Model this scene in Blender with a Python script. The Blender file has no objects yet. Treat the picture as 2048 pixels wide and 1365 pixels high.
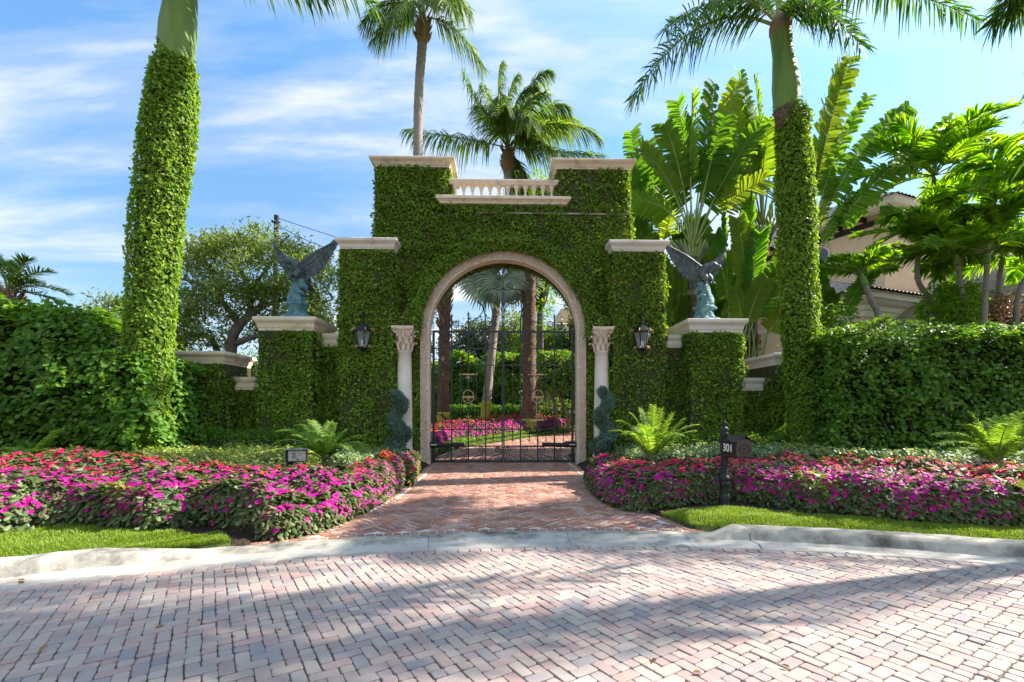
import bpy, math, random
import numpy as np
from math import sin, cos, pi, radians, sqrt, atan2
from mathutils import Vector, Matrix
rng = np.random.default_rng(11)
random.seed(11)
SC = bpy.context.scene
COL = SC.collection

# ------------------------------------------------------------------ camera model (2048 x 1365 photo)
F, CX, HY, EYE, YAW = 960.0, 1024.0, 825.0, 1.55, radians(1.5)
def ray(px, py):
    u, v = (px - CX) / F, (HY - py) / F
    return u * cos(YAW) + sin(YAW), -u * sin(YAW) + cos(YAW), v
def at(px, py, Y):
    a, b, v = ray(px, py); t = Y / b
    return np.array([a * t, Y, EYE + v * t])
def X_(px, Y): return at(px, HY, Y)[0]
def Z_(px, py, Y): return at(px, py, Y)[2]
def slope(y): return 0.06 * np.clip(np.asarray(y) - 14.0, 0, 14)
def onground(px, py, z=0.0):
    a, b, v = ray(px, py)
    lo, hi = .1, 80.
    for _ in range(50):      # first hit of the view ray with the (gently rising) ground
        t = (lo + hi) / 2
        if EYE + v * t > z + float(slope(b * t)): lo = t
        else: hi = t
    return np.array([a * t, b * t, z + float(slope(b * t))])

# ------------------------------------------------------------------ mesh builder
class Geo:
    def __init__(s): s.V = []; s.P = []; s.n = 0
    def add(s, V, Fs, mat=0, smooth=False):
        V = np.asarray(V, float).reshape(-1, 3)
        if not isinstance(Fs, (list, tuple)): Fs = [Fs]
        for f in Fs:
            f = np.asarray(f, np.int64)
            if f.ndim == 1: f = f[None, :]
            s.P.append((f + s.n, mat, smooth))
        s.V.append(V); s.n += len(V)
    def build(s, name, mats, parent=None, local=False):
        me = bpy.data.meshes.new(name)
        V = np.concatenate(s.V) if s.V else np.zeros((0, 3))
        if parent is not None and not local: V = V - np.array(ORG[parent.name])
        loops = np.concatenate([f.ravel() for f, _, _ in s.P])
        tot = np.concatenate([np.full(len(f), f.shape[1]) for f, _, _ in s.P])
        mi = np.concatenate([np.full(len(f), m) for f, m, _ in s.P])
        sm = np.concatenate([np.full(len(f), q) for f, _, q in s.P])
        st = np.concatenate([[0], np.cumsum(tot)[:-1]])
        me.vertices.add(len(V)); me.vertices.foreach_set('co', V.astype(np.float32).ravel())
        me.loops.add(len(loops)); me.loops.foreach_set('vertex_index', loops.astype(np.int32))
        me.polygons.add(len(tot)); me.polygons.foreach_set('loop_start', st.astype(np.int32))
        me.polygons.foreach_set('loop_total', tot.astype(np.int32))
        me.polygons.foreach_set('material_index', mi.astype(np.int32))
        me.polygons.foreach_set('use_smooth', sm.astype(bool))
        me.update(calc_edges=True)
        if not isinstance(mats, (list, tuple)): mats = [mats]
        for m in mats: me.materials.append(m)
        o = bpy.data.objects.new(name, me); COL.objects.link(o)
        if parent is not None:
            o.parent = parent; ORG[o.name] = ORG[parent.name]
        else: ORG[o.name] = (0, 0, 0)
        return o
ORG = {}
def tag(o, label=None, cat=None, group=None, kind=None):
    if label: o['label'] = label
    if cat: o['category'] = cat
    if group: o['group'] = group
    if kind: o['kind'] = kind
    return o
def thing(name, label, cat, loc=(0, 0, 0), group=None, rz=0):
    o = bpy.data.objects.new(name, None); COL.objects.link(o)
    o.location = tuple(float(c) for c in loc); o.empty_display_size = .2; o.rotation_euler = (0, 0, rz)
    ORG[o.name] = tuple(float(c) for c in loc)
    return tag(o, label, cat, group)
def copy_thing(r, loc, label, rz=0, mirror=False, group=None):
    c = r.copy(); COL.objects.link(c); c.location = tuple(float(v) for v in loc); c.rotation_euler = (0, 0, rz)
    if mirror: c.scale = (-1, 1, 1)
    c['label'] = label
    def rec(a, b):
        for ch in list(a.children):
            d = ch.copy(); COL.objects.link(d); d.parent = b; rec(ch, d)
    rec(r, c)
    return c

def nz(v): return v / np.maximum(1e-9, np.linalg.norm(v, axis=-1, keepdims=True))
def box(g, x0, x1, y0, y1, z0, z1, mat=0):
    V = [(x, y, z) for z in (z0, z1) for y in (y0, y1) for x in (x0, x1)]
    g.add(V, np.array([[0, 2, 3, 1], [4, 5, 7, 6], [0, 1, 5, 4], [1, 3, 7, 5], [3, 2, 6, 7], [2, 0, 4, 6]]), mat)
def obox(g, c, ax, ay, az, mat=0):
    c, ax, ay, az = map(lambda q: np.asarray(q, float), (c, ax, ay, az))
    V = [c + sx * ax + sy * ay + sz * az for sz in (-1, 1) for sy in (-1, 1) for sx in (-1, 1)]
    g.add(V, np.array([[0, 2, 3, 1], [4, 5, 7, 6], [0, 1, 5, 4], [1, 3, 7, 5], [3, 2, 6, 7], [2, 0, 4, 6]]), mat)
def mould(g, x0, x1, y0, y1, prof, mat=0):
    """stacked rectangle rings: prof = [(outset, z)...]"""
    V = []
    for o, z in prof:
        V += [(x0 - o, y0 - o, z), (x1 + o, y0 - o, z), (x1 + o, y1 + o, z), (x0 - o, y1 + o, z)]
    Fq = []
    for i in range(len(prof) - 1):
        for k in range(4):
            a, b = i * 4 + k, i * 4 + (k + 1) % 4
            Fq.append([a, b, b + 4, a + 4])
    n = (len(prof) - 1) * 4
    Fq.append([3, 2, 1, 0]); Fq.append([n, n + 1, n + 2, n + 3])
    g.add(V, np.array(Fq), mat)
def lathe(g, c, prof, n=20, mat=0, smooth=True, ang0=0.0, sx=1, sy=1):
    m = len(prof); a = np.arange(n) * 2 * pi / n + ang0
    V = np.zeros((m, n, 3))
    for i, (r, z) in enumerate(prof):
        V[i, :, 0] = c[0] + r * np.cos(a) * sx; V[i, :, 1] = c[1] + r * np.sin(a) * sy; V[i, :, 2] = c[2] + z
    i, k = np.meshgrid(np.arange(m - 1), np.arange(n), indexing='ij'); k2 = (k + 1) % n
    Fq = np.stack([i * n + k, i * n + k2, (i + 1) * n + k2, (i + 1) * n + k], -1).reshape(-1, 4)
    g.add(V.reshape(-1, 3), [Fq], mat, smooth)
    g.add(V[0], [np.arange(n)[::-1]], mat); g.add(V[-1], [np.arange(n)], mat)
def frames(P):
    T = nz(np.gradient(P, axis=0))
    ref = np.array([0, 0, 1.0]) if abs(T[0][2]) < .9 else np.array([1.0, 0, 0])
    S = np.zeros_like(P); s = np.cross(T[0], ref); s /= np.linalg.norm(s)
    for i in range(len(P)):
        s = s - T[i] * np.dot(s, T[i]); s /= max(1e-9, np.linalg.norm(s)); S[i] = s
    return T, S, np.cross(S, T)
def tube(g, P, R, n=6, mat=0, smooth=True, flat=1.0, noise=0.0):
    P = np.asarray(P, float); m = len(P); R = np.broadcast_to(np.asarray(R, float), (m,))
    T, S, U = frames(P)
    a = np.arange(n) * 2 * pi / n
    rr = R[:, None] * (1 + noise * rng.uniform(-1, 1, (m, n)))
    V = P[:, None] + rr[..., None] * (np.cos(a)[None, :, None] * S[:, None] + flat * np.sin(a)[None, :, None] * U[:, None])
    i, k = np.meshgrid(np.arange(m - 1), np.arange(n), indexing='ij'); k2 = (k + 1) % n
    Fq = np.stack([i * n + k, i * n + k2, (i + 1) * n + k2, (i + 1) * n + k], -1).reshape(-1, 4)
    g.add(V.reshape(-1, 3), [Fq, np.arange(n)[::-1][None], (np.arange(n) + (m - 1) * n)[None]], mat, smooth)
    return V
def bez(P, n):
    P = [np.asarray(p, float) for p in P]; t = np.linspace(0, 1, n)[:, None]
    if len(P) == 3: return (1 - t) ** 2 * P[0] + 2 * t * (1 - t) * P[1] + t * t * P[2]
    return (1 - t) ** 3 * P[0] + 3 * t * (1 - t) ** 2 * P[1] + 3 * t * t * (1 - t) * P[2] + t ** 3 * P[3]
def smoothline(P, n):
    """Catmull-Rom through points"""
    P = np.asarray(P, float); m = len(P)
    Q = np.vstack([2 * P[0] - P[1], P, 2 * P[-1] - P[-2]])
    out = []
    for t in np.linspace(0, m - 1 - 1e-6, n):
        i = int(t); f = t - i; a, b, c, d = Q[i:i + 4]
        out.append(.5 * (2 * b + (c - a) * f + (2 * a - 5 * b + 4 * c - d) * f * f + (3 * b - a - 3 * c + d) * f ** 3))
    return np.array(out)
def sphere(g, c, r, n=10, m=6, mat=0, sc=(1, 1, 1)):
    pr = [(max(1e-4, r * sin(pi * i / m)) * 1.0, -r * cos(pi * i / m) * sc[2]) for i in range(m + 1)]
    lathe(g, c, pr, n, mat, True, 0, sc[0], sc[1])
def vnoise(p, f=1.0, seed=0):
    """cheap smooth noise in [-1,1] for (n,3) or (n,2) points"""
    p = np.asarray(p, float); r = np.random.default_rng(seed); out = np.zeros(p.shape[:-1])
    for k in range(7):
        d = r.normal(size=p.shape[-1]); d /= np.linalg.norm(d)
        out += np.sin(p @ d * f * r.uniform(.6, 1.9) * 2 + r.uniform(0, 6.28) + 1.3 * np.sin(p @ np.roll(d, 1) * f * .9 + k))
    return out / 3.6

# ------------------------------------------------------------------ foliage
def leaves(g, P, N, L, asp=.6, mat=0, six=False, tipbias=(0, 0, -.3), spread=1.0, fold=.15, tilt=.5, Lj=.3):
    """scatter leaf-shaped faces; N = outward normals"""
    P = np.asarray(P, float); n = len(P)
    N = nz(np.asarray(N, float) + tilt * rng.normal(size=(n, 3)))
    T = rng.normal(size=(n, 3)) * spread + np.asarray(tipbias)
    T = nz(T - N * np.sum(T * N, 1, keepdims=True)); W = np.cross(N, T)
    Ls = (L * (1 + Lj * rng.uniform(-1, 1, n)))[:, None]; Ws = Ls * asp * .5
    f = N * Ls * fold
    if not six:
        V = np.stack([P, P + T * Ls * .45 + W * Ws + f, P + T * Ls, P + T * Ls * .45 - W * Ws + f], 1)
        g.add(V.reshape(-1, 3), [np.arange(4 * n).reshape(-1, 4)], mat)
    else:
        V = np.stack([P, P + T * Ls * .35 + W * Ws * .8 + f, P + T * Ls * .75 + W * Ws + f * .8, P + T * Ls - f * .5,
                      P + T * Ls * .75 - W * Ws + f * .8, P + T * Ls * .35 - W * Ws * .8 + f], 1)
        b = np.arange(n)[:, None] * 6
        g.add(V.reshape(-1, 3), [np.concatenate([b + np.array([[0, 1, 2, 3]]), b + np.array([[0, 3, 4, 5]])])], mat)
def on_rect(o, u, v, n):
    a, b = rng.uniform(0, 1, (2, n, 1)); o, u, v = map(np.asarray, (o, u, v))
    return o + a * u + b * v
def frond(g, pts, n=60, ll=.6, lw=.03, droop=.5, a0=75, a1=25, vee=.15, veej=.0, start=.18, rr=.03, shape=(.12, .83, .6),
          leaf=0, stem=1, jit=.08, nseg=3, twist=0.0, ragged=0.0, wind=(0, 0, 0), tipw=.08, gap=1.0, stemn=5):
    m = 28; C = bez(pts, m); tt = np.linspace(0, 1, m)
    T0 = nz(np.gradient(C, axis=0))
    t = np.linspace(start, .995, n)
    P = np.stack([np.interp(t, tt, C[:, k]) for k in range(3)], 1)
    T = nz(np.stack([np.interp(t, tt, T0[:, k]) for k in range(3)], 1))
    h = C[-1] - C[0]; side = np.cross(h, [0, 0, 1.0]); ns = np.linalg.norm(side)
    side = side / ns if ns > .05 * np.linalg.norm(h) else np.array([1.0, 0, 0])
    S = nz(side - T * (T @ side)[:, None]); U = np.cross(S, T)
    if twist:
        S, U = S * cos(twist) + U * sin(twist), U * cos(twist) - S * sin(twist)
    q = (t - start) / (1 - start)
    Ls = ll * np.sin(pi * (shape[0] + shape[1] * q)) ** shape[2]
    ang = np.radians(a0 + (a1 - a0) * q)
    spacing = np.linalg.norm(C[-1] - C[0]) * 1.05 * (1 - start) / n
    for s in (-1, 1):
        L = (Ls * (1 + .12 * rng.uniform(-1, 1, n)))[:, None]
        if ragged: L = L * (1 - ragged * rng.uniform(0, 1, (n, 1)) ** 3)
        v = vee + veej * rng.uniform(-1, 1, n)
        D = S * (s * np.sin(ang))[:, None] + T * np.cos(ang)[:, None] + U * v[:, None] + jit * rng.normal(size=(n, 3)) + np.asarray(wind)
        D = nz(D)
        W = nz(T - D * np.sum(T * D, 1, keepdims=True) + .25 * U * rng.normal(size=(n, 1)))
        dz = np.array([0, 0, -1.0])
        dr = droop * (1 + .5 * rng.uniform(-1, 1, (n, 1)))
        if lw > 0: w = np.full((n, 1), lw)
        else: w = np.full((n, 1), spacing * gap)
        rings = []; fr = [0, .35, .7, 1.0] if nseg == 3 else [0, .55, 1.0]
        wf = [.55, 1.0, .8, tipw] if nseg == 3 else [.7, 1.0, tipw]
        if lw <= 0: wf = [1.0] * (len(fr) - 1) + [tipw]
        for fi, wi in zip(fr, wf):
            Q = P + D * L * fi * (1 - .12 * fi * np.minimum(1, dr)) + dz * dr * L * fi * fi
            rings += [Q + W * w * wi * .5, Q - W * w * wi * .5]
        V = np.stack(rings, 1); k = len(fr)
        b = np.arange(n)[:, None] * (2 * k)
        Fq = [b + np.array([[2 * i, 2 * i + 2, 2 * i + 3, 2 * i + 1]]) for i in range(k - 1)]
        g.add(V.reshape(-1, 3), [np.concatenate(Fq)], leaf)
    if stem is not None:
        tube(g, C[::2], rr * np.linspace(1, .15, 14), stemn, stem)
def crown_pts(c, az, el, L, drop):
    """bezier control points of an arching frond"""
    d = np.array([cos(az) * cos(el), sin(az) * cos(el), sin(el)])
    c = np.asarray(c, float)
    return [c, c + d * L * .55, c + np.array([cos(az), sin(az), 0]) * L * .85 * max(.25, cos(el)) ** .6 + np.array([0, 0, sin(el) * L * .75 - drop * L])]
# ------------------------------------------------------------------ materials
def newmat(name):
    m = bpy.data.materials.new(name); m.use_nodes = True; nt = m.node_tree
    for n in list(nt.nodes): nt.nodes.remove(n)
    out = nt.nodes.new('ShaderNodeOutputMaterial')
    return m, nt, out
def N(nt, t, **kw):
    n = nt.nodes.new('ShaderNode' + t)
    for k, v in kw.items(): setattr(n, k, v)
    return n
def ramp(nt, cols, src, interp='LINEAR'):
    r = N(nt, 'ValToRGB'); r.color_ramp.interpolation = interp
    e = r.color_ramp.elements
    pos = [c[0] if len(c) == 2 else i / max(1, len(cols) - 1) for i, c in enumerate(cols)]
    cc = [c[1] if len(c) == 2 else c for c in cols]
    e[0].position, e[0].color = pos[0], (*cc[0], 1); e[1].position, e[1].color = pos[-1], (*cc[-1], 1)
    for p, c in list(zip(pos, cc))[1:-1]:
        x = e.new(p); x.color = (*c, 1)
    nt.links.new(src, r.inputs[0]); return r.outputs[0]
def noise(nt, scale, detail=5, rough=.6, coord='Object', stretch=None):
    tc = N(nt, 'TexCoord'); n = N(nt, 'TexNoise'); n.inputs['Scale'].default_value = scale
    n.inputs['Detail'].default_value = detail; n.inputs['Roughness'].default_value = rough
    src = tc.outputs[coord]
    if stretch:
        mp = N(nt, 'Mapping'); mp.inputs['Scale'].default_value = stretch; nt.links.new(src, mp.inputs[0]); src = mp.outputs[0]
    nt.links.new(src, n.inputs['Vector']); return n.outputs['Fac']
def surf(name, cols, scale=4, rough=.8, bump=.3, bscale=40, metal=0.0, spec=.3, island=None, stretch=None, bdist=.01, coat=0, detail=6, grime=None):
    m, nt, out = newmat(name); p = N(nt, 'BsdfPrincipled')
    c = ramp(nt, [(0.3 + .4 * i / max(1, len(cols) - 1), k) for i, k in enumerate(cols)], noise(nt, scale, detail, stretch=stretch))
    if island:
        geo = N(nt, 'NewGeometry'); ic = ramp(nt, island, geo.outputs['Random Per Island'])
        mx = N(nt, 'MixRGB', blend_type='MULTIPLY'); mx.inputs[0].default_value = 1
        nt.links.new(ic, mx.inputs[1]); nt.links.new(c, mx.inputs[2]); c = mx.outputs[0]
    if grime:
        gc, gs, lo, hi = grime
        f = ramp(nt, [(lo, (0, 0, 0)), (hi, (1, 1, 1))], noise(nt, gs, 8, .65))
        mx = N(nt, 'MixRGB'); mx.inputs[2].default_value = (*gc, 1)
        nt.links.new(f, mx.inputs[0]); nt.links.new(c, mx.inputs[1]); c = mx.outputs[0]
    nt.links.new(c, p.inputs['Base Color'])
    p.inputs['Roughness'].default_value = rough; p.inputs['Metallic'].default_value = metal
    p.inputs['Specular IOR Level'].default_value = spec; p.inputs['Coat Weight'].default_value = coat
    if bump:
        b = N(nt, 'Bump'); b.inputs['Strength'].default_value = bump; b.inputs['Distance'].default_value = bdist
        nt.links.new(noise(nt, bscale, 6, .7, stretch=stretch), b.inputs['Height']); nt.links.new(b.outputs[0], p.inputs['Normal'])
    nt.links.new(p.outputs[0], out.inputs[0]); return m
def leafmat(name, cols, trans=.35, tcol=None, rough=.45, spec=.4, tscale=1.0, patch=None, per_leaf=False):
    m, nt, out = newmat(name); p = N(nt, 'BsdfPrincipled'); geo = N(nt, 'NewGeometry')
    c = ramp(nt, cols, geo.outputs['Random Per Island'])
    if per_leaf:      # one tone per leaf object, only slight change between its strips
        oi = N(nt, 'ObjectInfo'); oc = ramp(nt, cols, oi.outputs['Random']); m2 = N(nt, 'MixRGB'); m2.inputs[0].default_value = .16
        nt.links.new(oc, m2.inputs[1]); nt.links.new(c, m2.inputs[2]); c = m2.outputs[0]
    if patch:
        f = ramp(nt, [(.42, (0, 0, 0)), (.62, (1, 1, 1))], noise(nt, patch[1], 4))
        mx = N(nt, 'MixRGB', blend_type='MULTIPLY'); mx.inputs[2].default_value = (*patch[0], 1)
        nt.links.new(f, mx.inputs[0]); nt.links.new(c, mx.inputs[1]); c = mx.outputs[0]
    nt.links.new(c, p.inputs['Base Color']); p.inputs['Roughness'].default_value = rough
    p.inputs['Specular IOR Level'].default_value = spec
    tr = N(nt, 'BsdfTranslucent'); mu = N(nt, 'MixRGB', blend_type='MULTIPLY'); mu.inputs[0].default_value = 1
    tc = tcol or (2.2, 1.9, .6); mu.inputs[2].default_value = (*tc, 1)
    nt.links.new(c, mu.inputs[1]); nt.links.new(mu.outputs[0], tr.inputs[0])
    mx = N(nt, 'MixShader'); mx.inputs[0].default_value = trans
    nt.links.new(p.outputs[0], mx.inputs[1]); nt.links.new(tr.outputs[0], mx.inputs[2]); nt.links.new(mx.outputs[0], out.inputs[0])
    return m
def glass(name, col=(.9, .93, .95)):
    m, nt, out = newmat(name); p = N(nt, 'BsdfPrincipled'); p.inputs['Base Color'].default_value = (*col, 1)
    p.inputs['Roughness'].default_value = .08; p.inputs['Transmission Weight'].default_value = .85; p.inputs['IOR'].default_value = 1.2
    nt.links.new(p.outputs[0], out.inputs[0]); return m
M = {}
M['stone'] = surf('cast_stone', [(.72, .56, .41), (.82, .67, .51), (.85, .72, .57)], 3, .85, .25, 60, grime=((.36, .28, .22), 2.2, .52, .75))
M['stone_pale'] = surf('pale_cast_stone', [(.72, .63, .56), (.80, .73, .66)], 3, .85, .25, 50, grime=((.5, .36, .26), 1.6, .55, .75))
M['capital'] = surf('weathered_capital_stone', [(.70, .50, .36), (.80, .68, .58)], 5, .85, .4, 40)
M['coral'] = surf('carved_coral_stone', [(.86, .68, .52), (.94, .80, .65)], 9, .9, 1.0, 16, bdist=.08, detail=3, grime=((.56, .42, .31), 14, .56, .70))
M['stucco'] = surf('peach_stucco', [(.78, .54, .35), (.84, .61, .42)], 1.5, .9, .3, 70)
M['cream'] = surf('cream_trim', [(.84, .74, .58), (.90, .81, .67)], 2, .8, .1, 40)
M['vinewall'] = surf('vine_stems_on_stucco', [(.03, .035, .010), (.05, .07, .015), (.08, .08, .03), (.16, .12, .08)], 7, .95, 1, 30, bdist=.05)
M['iron'] = surf('black_wrought_iron', [(.010, .014, .020), (.018, .024, .032)], 20, .42, .15, 80, metal=.0, spec=.5)
M['gold'] = surf('dull_gilding', [(.42, .26, .13), (.62, .42, .24)], 25, .45, .2, 60, metal=.4)
M['bronze'] = surf('dark_bronze_patina', [(.045, .045, .05), (.10, .12, .13), (.16, .22, .24)], 9, .5, .6, 45, metal=.35, bdist=.02)
M['verdigris'] = surf('verdigris_rock', [(.05, .10, .12), (.10, .25, .29), (.22, .33, .32)], 5, .7, .8, 25, bdist=.03, grime=((.20, .15, .10), 6, .55, .7))
M['concrete'] = surf('weathered_concrete', [(.32, .29, .25), (.42, .39, .34), (.48, .45, .40)], 2.5, .9, .5, 60, grime=((.14, .12, .10), 2.6, .50, .72))
M['concrete_dirty'] = surf('mildewed_concrete', [(.24, .22, .18), (.40, .37, .31), (.48, .45, .39)], 3.5, .95, .6, 60, grime=((.10, .095, .08), 2.6, .45, .68))
PAV = [(.42, .29, .26), (.47, .34, .30), (.44, .37, .33), (.31, .29, .295), (.51, .42, .35), (.43, .31, .29), (.54, .45, .375), (.37, .295, .29), (.48, .37, .32), (.52, .42, .35)]
M['paver'] = surf('tumbled_concrete_paver', [(.70, .69, .70), (.92, .89, .86)], 4, .85, .45, 120, island=PAV, spec=.35, grime=((.20, .165, .15), .9, .54, .86), bdist=.006)
BRK = [(.31, .14, .09), (.39, .18, .115), (.25, .125, .09), (.43, .23, .15), (.34, .17, .12), (.46, .29, .21), (.36, .215, .165), (.28, .155, .125)]
M['brick'] = surf('reclaimed_red_brick', [(.68, .66, .68), (1.05, 1.02, 1.0)], 7, .85, .5, 90, island=BRK, grime=((.45, .36, .32), 3.2, .64, .9), bdist=.006)
M['mortar'] = surf('pale_lime_mortar', [(.46, .43, .40), (.60, .57, .53)], 8, .95, .3, 90)
M['jointsand'] = surf('dark_joint_sand', [(.07, .06, .05), (.13, .11, .09), (.09, .10, .05)], 12, .95, .3, 90)
M['mulch'] = surf('dark_mulch', [(.012, .008, .006), (.04, .026, .018), (.07, .05, .035)], 25, .95, 1, 30, bdist=.03)
M['soil'] = surf('garden_soil', [(.02, .015, .01), (.05, .045, .02)], 6, .95, 1, 20, bdist=.03)
M['bark'] = surf('tree_bark', [(.11, .085, .07), (.22, .18, .15)], 8, .9, .8, 30, stretch=(1, 1, .3), bdist=.02)
M['ringtrunk'] = surf('ringed_palm_trunk', [(.17, .14, .115), (.32, .28, .24), (.24, .21, .18)], 5, .9, .8, 8, stretch=(.6, .6, 5), bdist=.03)
M['roughtrunk'] = surf('rough_brown_palm_trunk', [(.05, .03, .02), (.15, .095, .065), (.26, .19, .14)], 9, .95, 1, 14, stretch=(.8, .8, 2.5), bdist=.05)
M['boot'] = surf('fibrous_palm_boots', [(.16, .085, .045), (.34, .22, .13), (.24, .13, .07)], 14, .9, .8, 20, bdist=.03)
M['yellowbase'] = surf('yellow_painted_trunk', [(.36, .33, .04), (.55, .50, .05)], 6, .85, .6, 20, grime=((.22, .19, .11), 7, .5, .7))
M['shaft'] = surf('smooth_green_crownshaft', [(.09, .17, .03), (.15, .25, .05), (.22, .31, .08)], 1.8, .55, .3, 14, stretch=(3, 3, .3), spec=.3, grime=((.16, .13, .06), 2.6, .6, .8), bdist=.02)
M['stem'] = surf('frond_stem', [(.16, .20, .05), (.26, .27, .09)], 3, .5, .1, 20)
M['palestem'] = surf('pale_petiole', [(.20, .27, .08), (.34, .40, .15)], 3, .5, .1, 20)
M['boxmetal'] = surf('brown_bronze_mailbox_metal', [(.055, .042, .036), (.09, .065, .052)], 10, .5, .15, 60, metal=.2)
M['blackbox'] = surf('black_cast_aluminium', [(.012, .013, .015), (.03, .03, .033)], 14, .4, .2, 60, metal=.2)
M['white'] = surf('white_enamel', [(.75, .75, .73), (.85, .85, .83)], 5, .5, 0)
M['steel'] = surf('brushed_steel_panel', [(.50, .46, .44), (.62, .58, .55)], 20, .35, .1, 60, metal=.5)
M['pole'] = surf('dark_timber_pole', [(.02, .02, .025), (.045, .04, .04)], 8, .9, .3, 30)
M['tile'] = surf('concrete_roof_tile', [(.42, .34, .31), (.58, .49, .45), (.36, .32, .33)], 1.6, .85, .4, 30, grime=((.22, .20, .20), 1.2, .55, .8))
M['darkwood'] = surf('dark_stained_timber', [(.02, .014, .012), (.05, .035, .03)], 6, .7, .3, 30)
M['window'] = surf('dark_window_glass', [(.02, .03, .035), (.04, .05, .06)], 1, .1, 0, spec=.6)
M['lampglass'] = glass('seeded_lantern_glass')
# foliage
M['ivy'] = leafmat('ivy_leaf', [(.07, .15, .012), (.13, .26, .016), (.09, .20, .014), (.21, .36, .03), (.14, .28, .018), (.34, .45, .06), (.08, .17, .012), (.17, .31, .022), (.22, .19, .06)], .3, patch=((.75, .75, .65), .9), rough=.5, spec=.3)
M['ivy_lit'] = leafmat('ivy_lit_leaf', [(.07, .15, .012), (.14, .27, .02), (.10, .21, .016), (.23, .36, .04), (.16, .29, .025), (.32, .43, .07)], .4, rough=.5, spec=.3)
M['clusia'] = leafmat('clusia_leaf', [(.055, .135, .018), (.09, .20, .024), (.07, .165, .020), (.16, .30, .04), (.10, .22, .026), (.20, .34, .06)], .4, rough=.5, spec=.2)
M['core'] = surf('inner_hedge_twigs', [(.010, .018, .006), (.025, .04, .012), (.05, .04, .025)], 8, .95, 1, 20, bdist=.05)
M['coconut'] = leafmat('coconut_leaf', [(.035, .10, .012), (.065, .15, .018), (.13, .22, .025), (.04, .12, .025), (.24, .27, .05)], .45, rough=.5, spec=.25)
M['royal'] = leafmat('royal_leaf', [(.022, .085, .015), (.045, .13, .02), (.032, .10, .02), (.09, .19, .02), (.14, .24, .03)], .4, rough=.5, spec=.25)
M['adonidia'] = leafmat('adonidia_leaf', [(.05, .14, .012), (.10, .22, .015), (.17, .30, .02), (.065, .17, .02), (.26, .35, .03)], .6, tcol=(2.6, 2.3, .45), rough=.5, spec=.15)
M['paddle'] = leafmat('paddle_leaf', [(.045, .12, .018), (.08, .18, .02), (.06, .15, .022), (.14, .25, .03), (.20, .27, .035), (.07, .16, .02), (.17, .22, .03)], .55, tcol=(2.4, 2.2, .5), rough=.55, spec=.10, per_leaf=True)
M['paddle_dark'] = leafmat('shaded_side_paddle_leaf', [(.018, .06, .022), (.03, .09, .03), (.05, .12, .03)], .35, rough=.3, spec=.6)
M['dryleaf'] = leafmat('dry_brown_leaf', [(.20, .12, .05), (.32, .20, .09), (.14, .08, .04)], .3, (1.3, 1.1, .8))
M['fan'] = leafmat('silver_fan_leaf', [(.28, .38, .28), (.40, .50, .38), (.22, .31, .21), (.48, .55, .42)], .3, (1.3, 1.3, .9), rough=.4)
M['cycad'] = leafmat('cycad_leaf', [(.09, .19, .02), (.15, .27, .035), (.23, .35, .06), (.32, .40, .10)], .5, tcol=(1.9, 1.8, .6), rough=.5, spec=.25)
M['cypress'] = leafmat('cypress_leaf', [(.07, .14, .10), (.11, .20, .145), (.17, .27, .20)], .15, tcol=(1.2, 1.2, 1))
M['podo'] = leafmat('podo_leaf', [(.07, .13, .025), (.12, .20, .04), (.18, .26, .06), (.30, .35, .12)], .35, rough=.5, spec=.25)
M['farleaf'] = leafmat('distant_tree_leaf', [(.05, .085, .05), (.07, .11, .06), (.10, .14, .07)], .25)
M['bright'] = leafmat('bright_leaf', [(.08, .18, .015), (.13, .27, .02), (.20, .34, .03), (.08, .20, .02)], .45)
M['varieg'] = leafmat('variegated_cover_leaf', [(.08, .18, .03), (.16, .27, .04), (.36, .40, .09), (.12, .22, .04), (.44, .46, .14), (.20, .30, .06)], .35)
M['pale_varieg'] = leafmat('white_edged_cover_leaf', [(.08, .18, .07), (.14, .25, .10), (.45, .52, .36), (.08, .17, .06), (.28, .36, .16)], .3)
M['bedleaf'] = leafmat('impatiens_leaf', [(.035, .07, .02), (.06, .11, .03), (.09, .15, .045), (.12, .075, .045), (.12, .17, .06), (.24, .29, .14)], .3, rough=.5, spec=.3)
M['bedleaf_lime'] = leafmat('variegated_impatiens_leaf', [(.07, .13, .02), (.20, .26, .04), (.32, .34, .07), (.05, .10, .02)], .3)
M['magenta'] = leafmat('magenta_petal', [(.46, .005, .27), (.62, .012, .38), (.56, .012, .22), (.50, .02, .34)], .35, (1.3, 1.2, 1.3), rough=.5, spec=.2)
M['crimson'] = leafmat('crimson_petal', [(.55, .006, .09), (.70, .012, .13), (.60, .01, .05)], .35, (1.3, 1.2, 1.2), rough=.5, spec=.2)
M['orange'] = leafmat('orange_petal', [(.80, .09, .008), (.85, .16, .01), (.75, .04, .01)], .35, (1.2, 1.2, 1), rough=.5, spec=.2)
M['grass'] = leafmat('grass_leaf', [(.12, .22, .016), (.18, .30, .022), (.25, .37, .04), (.34, .40, .07), (.16, .27, .02)], .4, tcol=(1.6, 1.5, .5))
M['turf'] = surf('turf_thatch', [(.03, .05, .01), (.08, .11, .02), (.14, .13, .05)], 14, .95, .8, 50)
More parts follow.
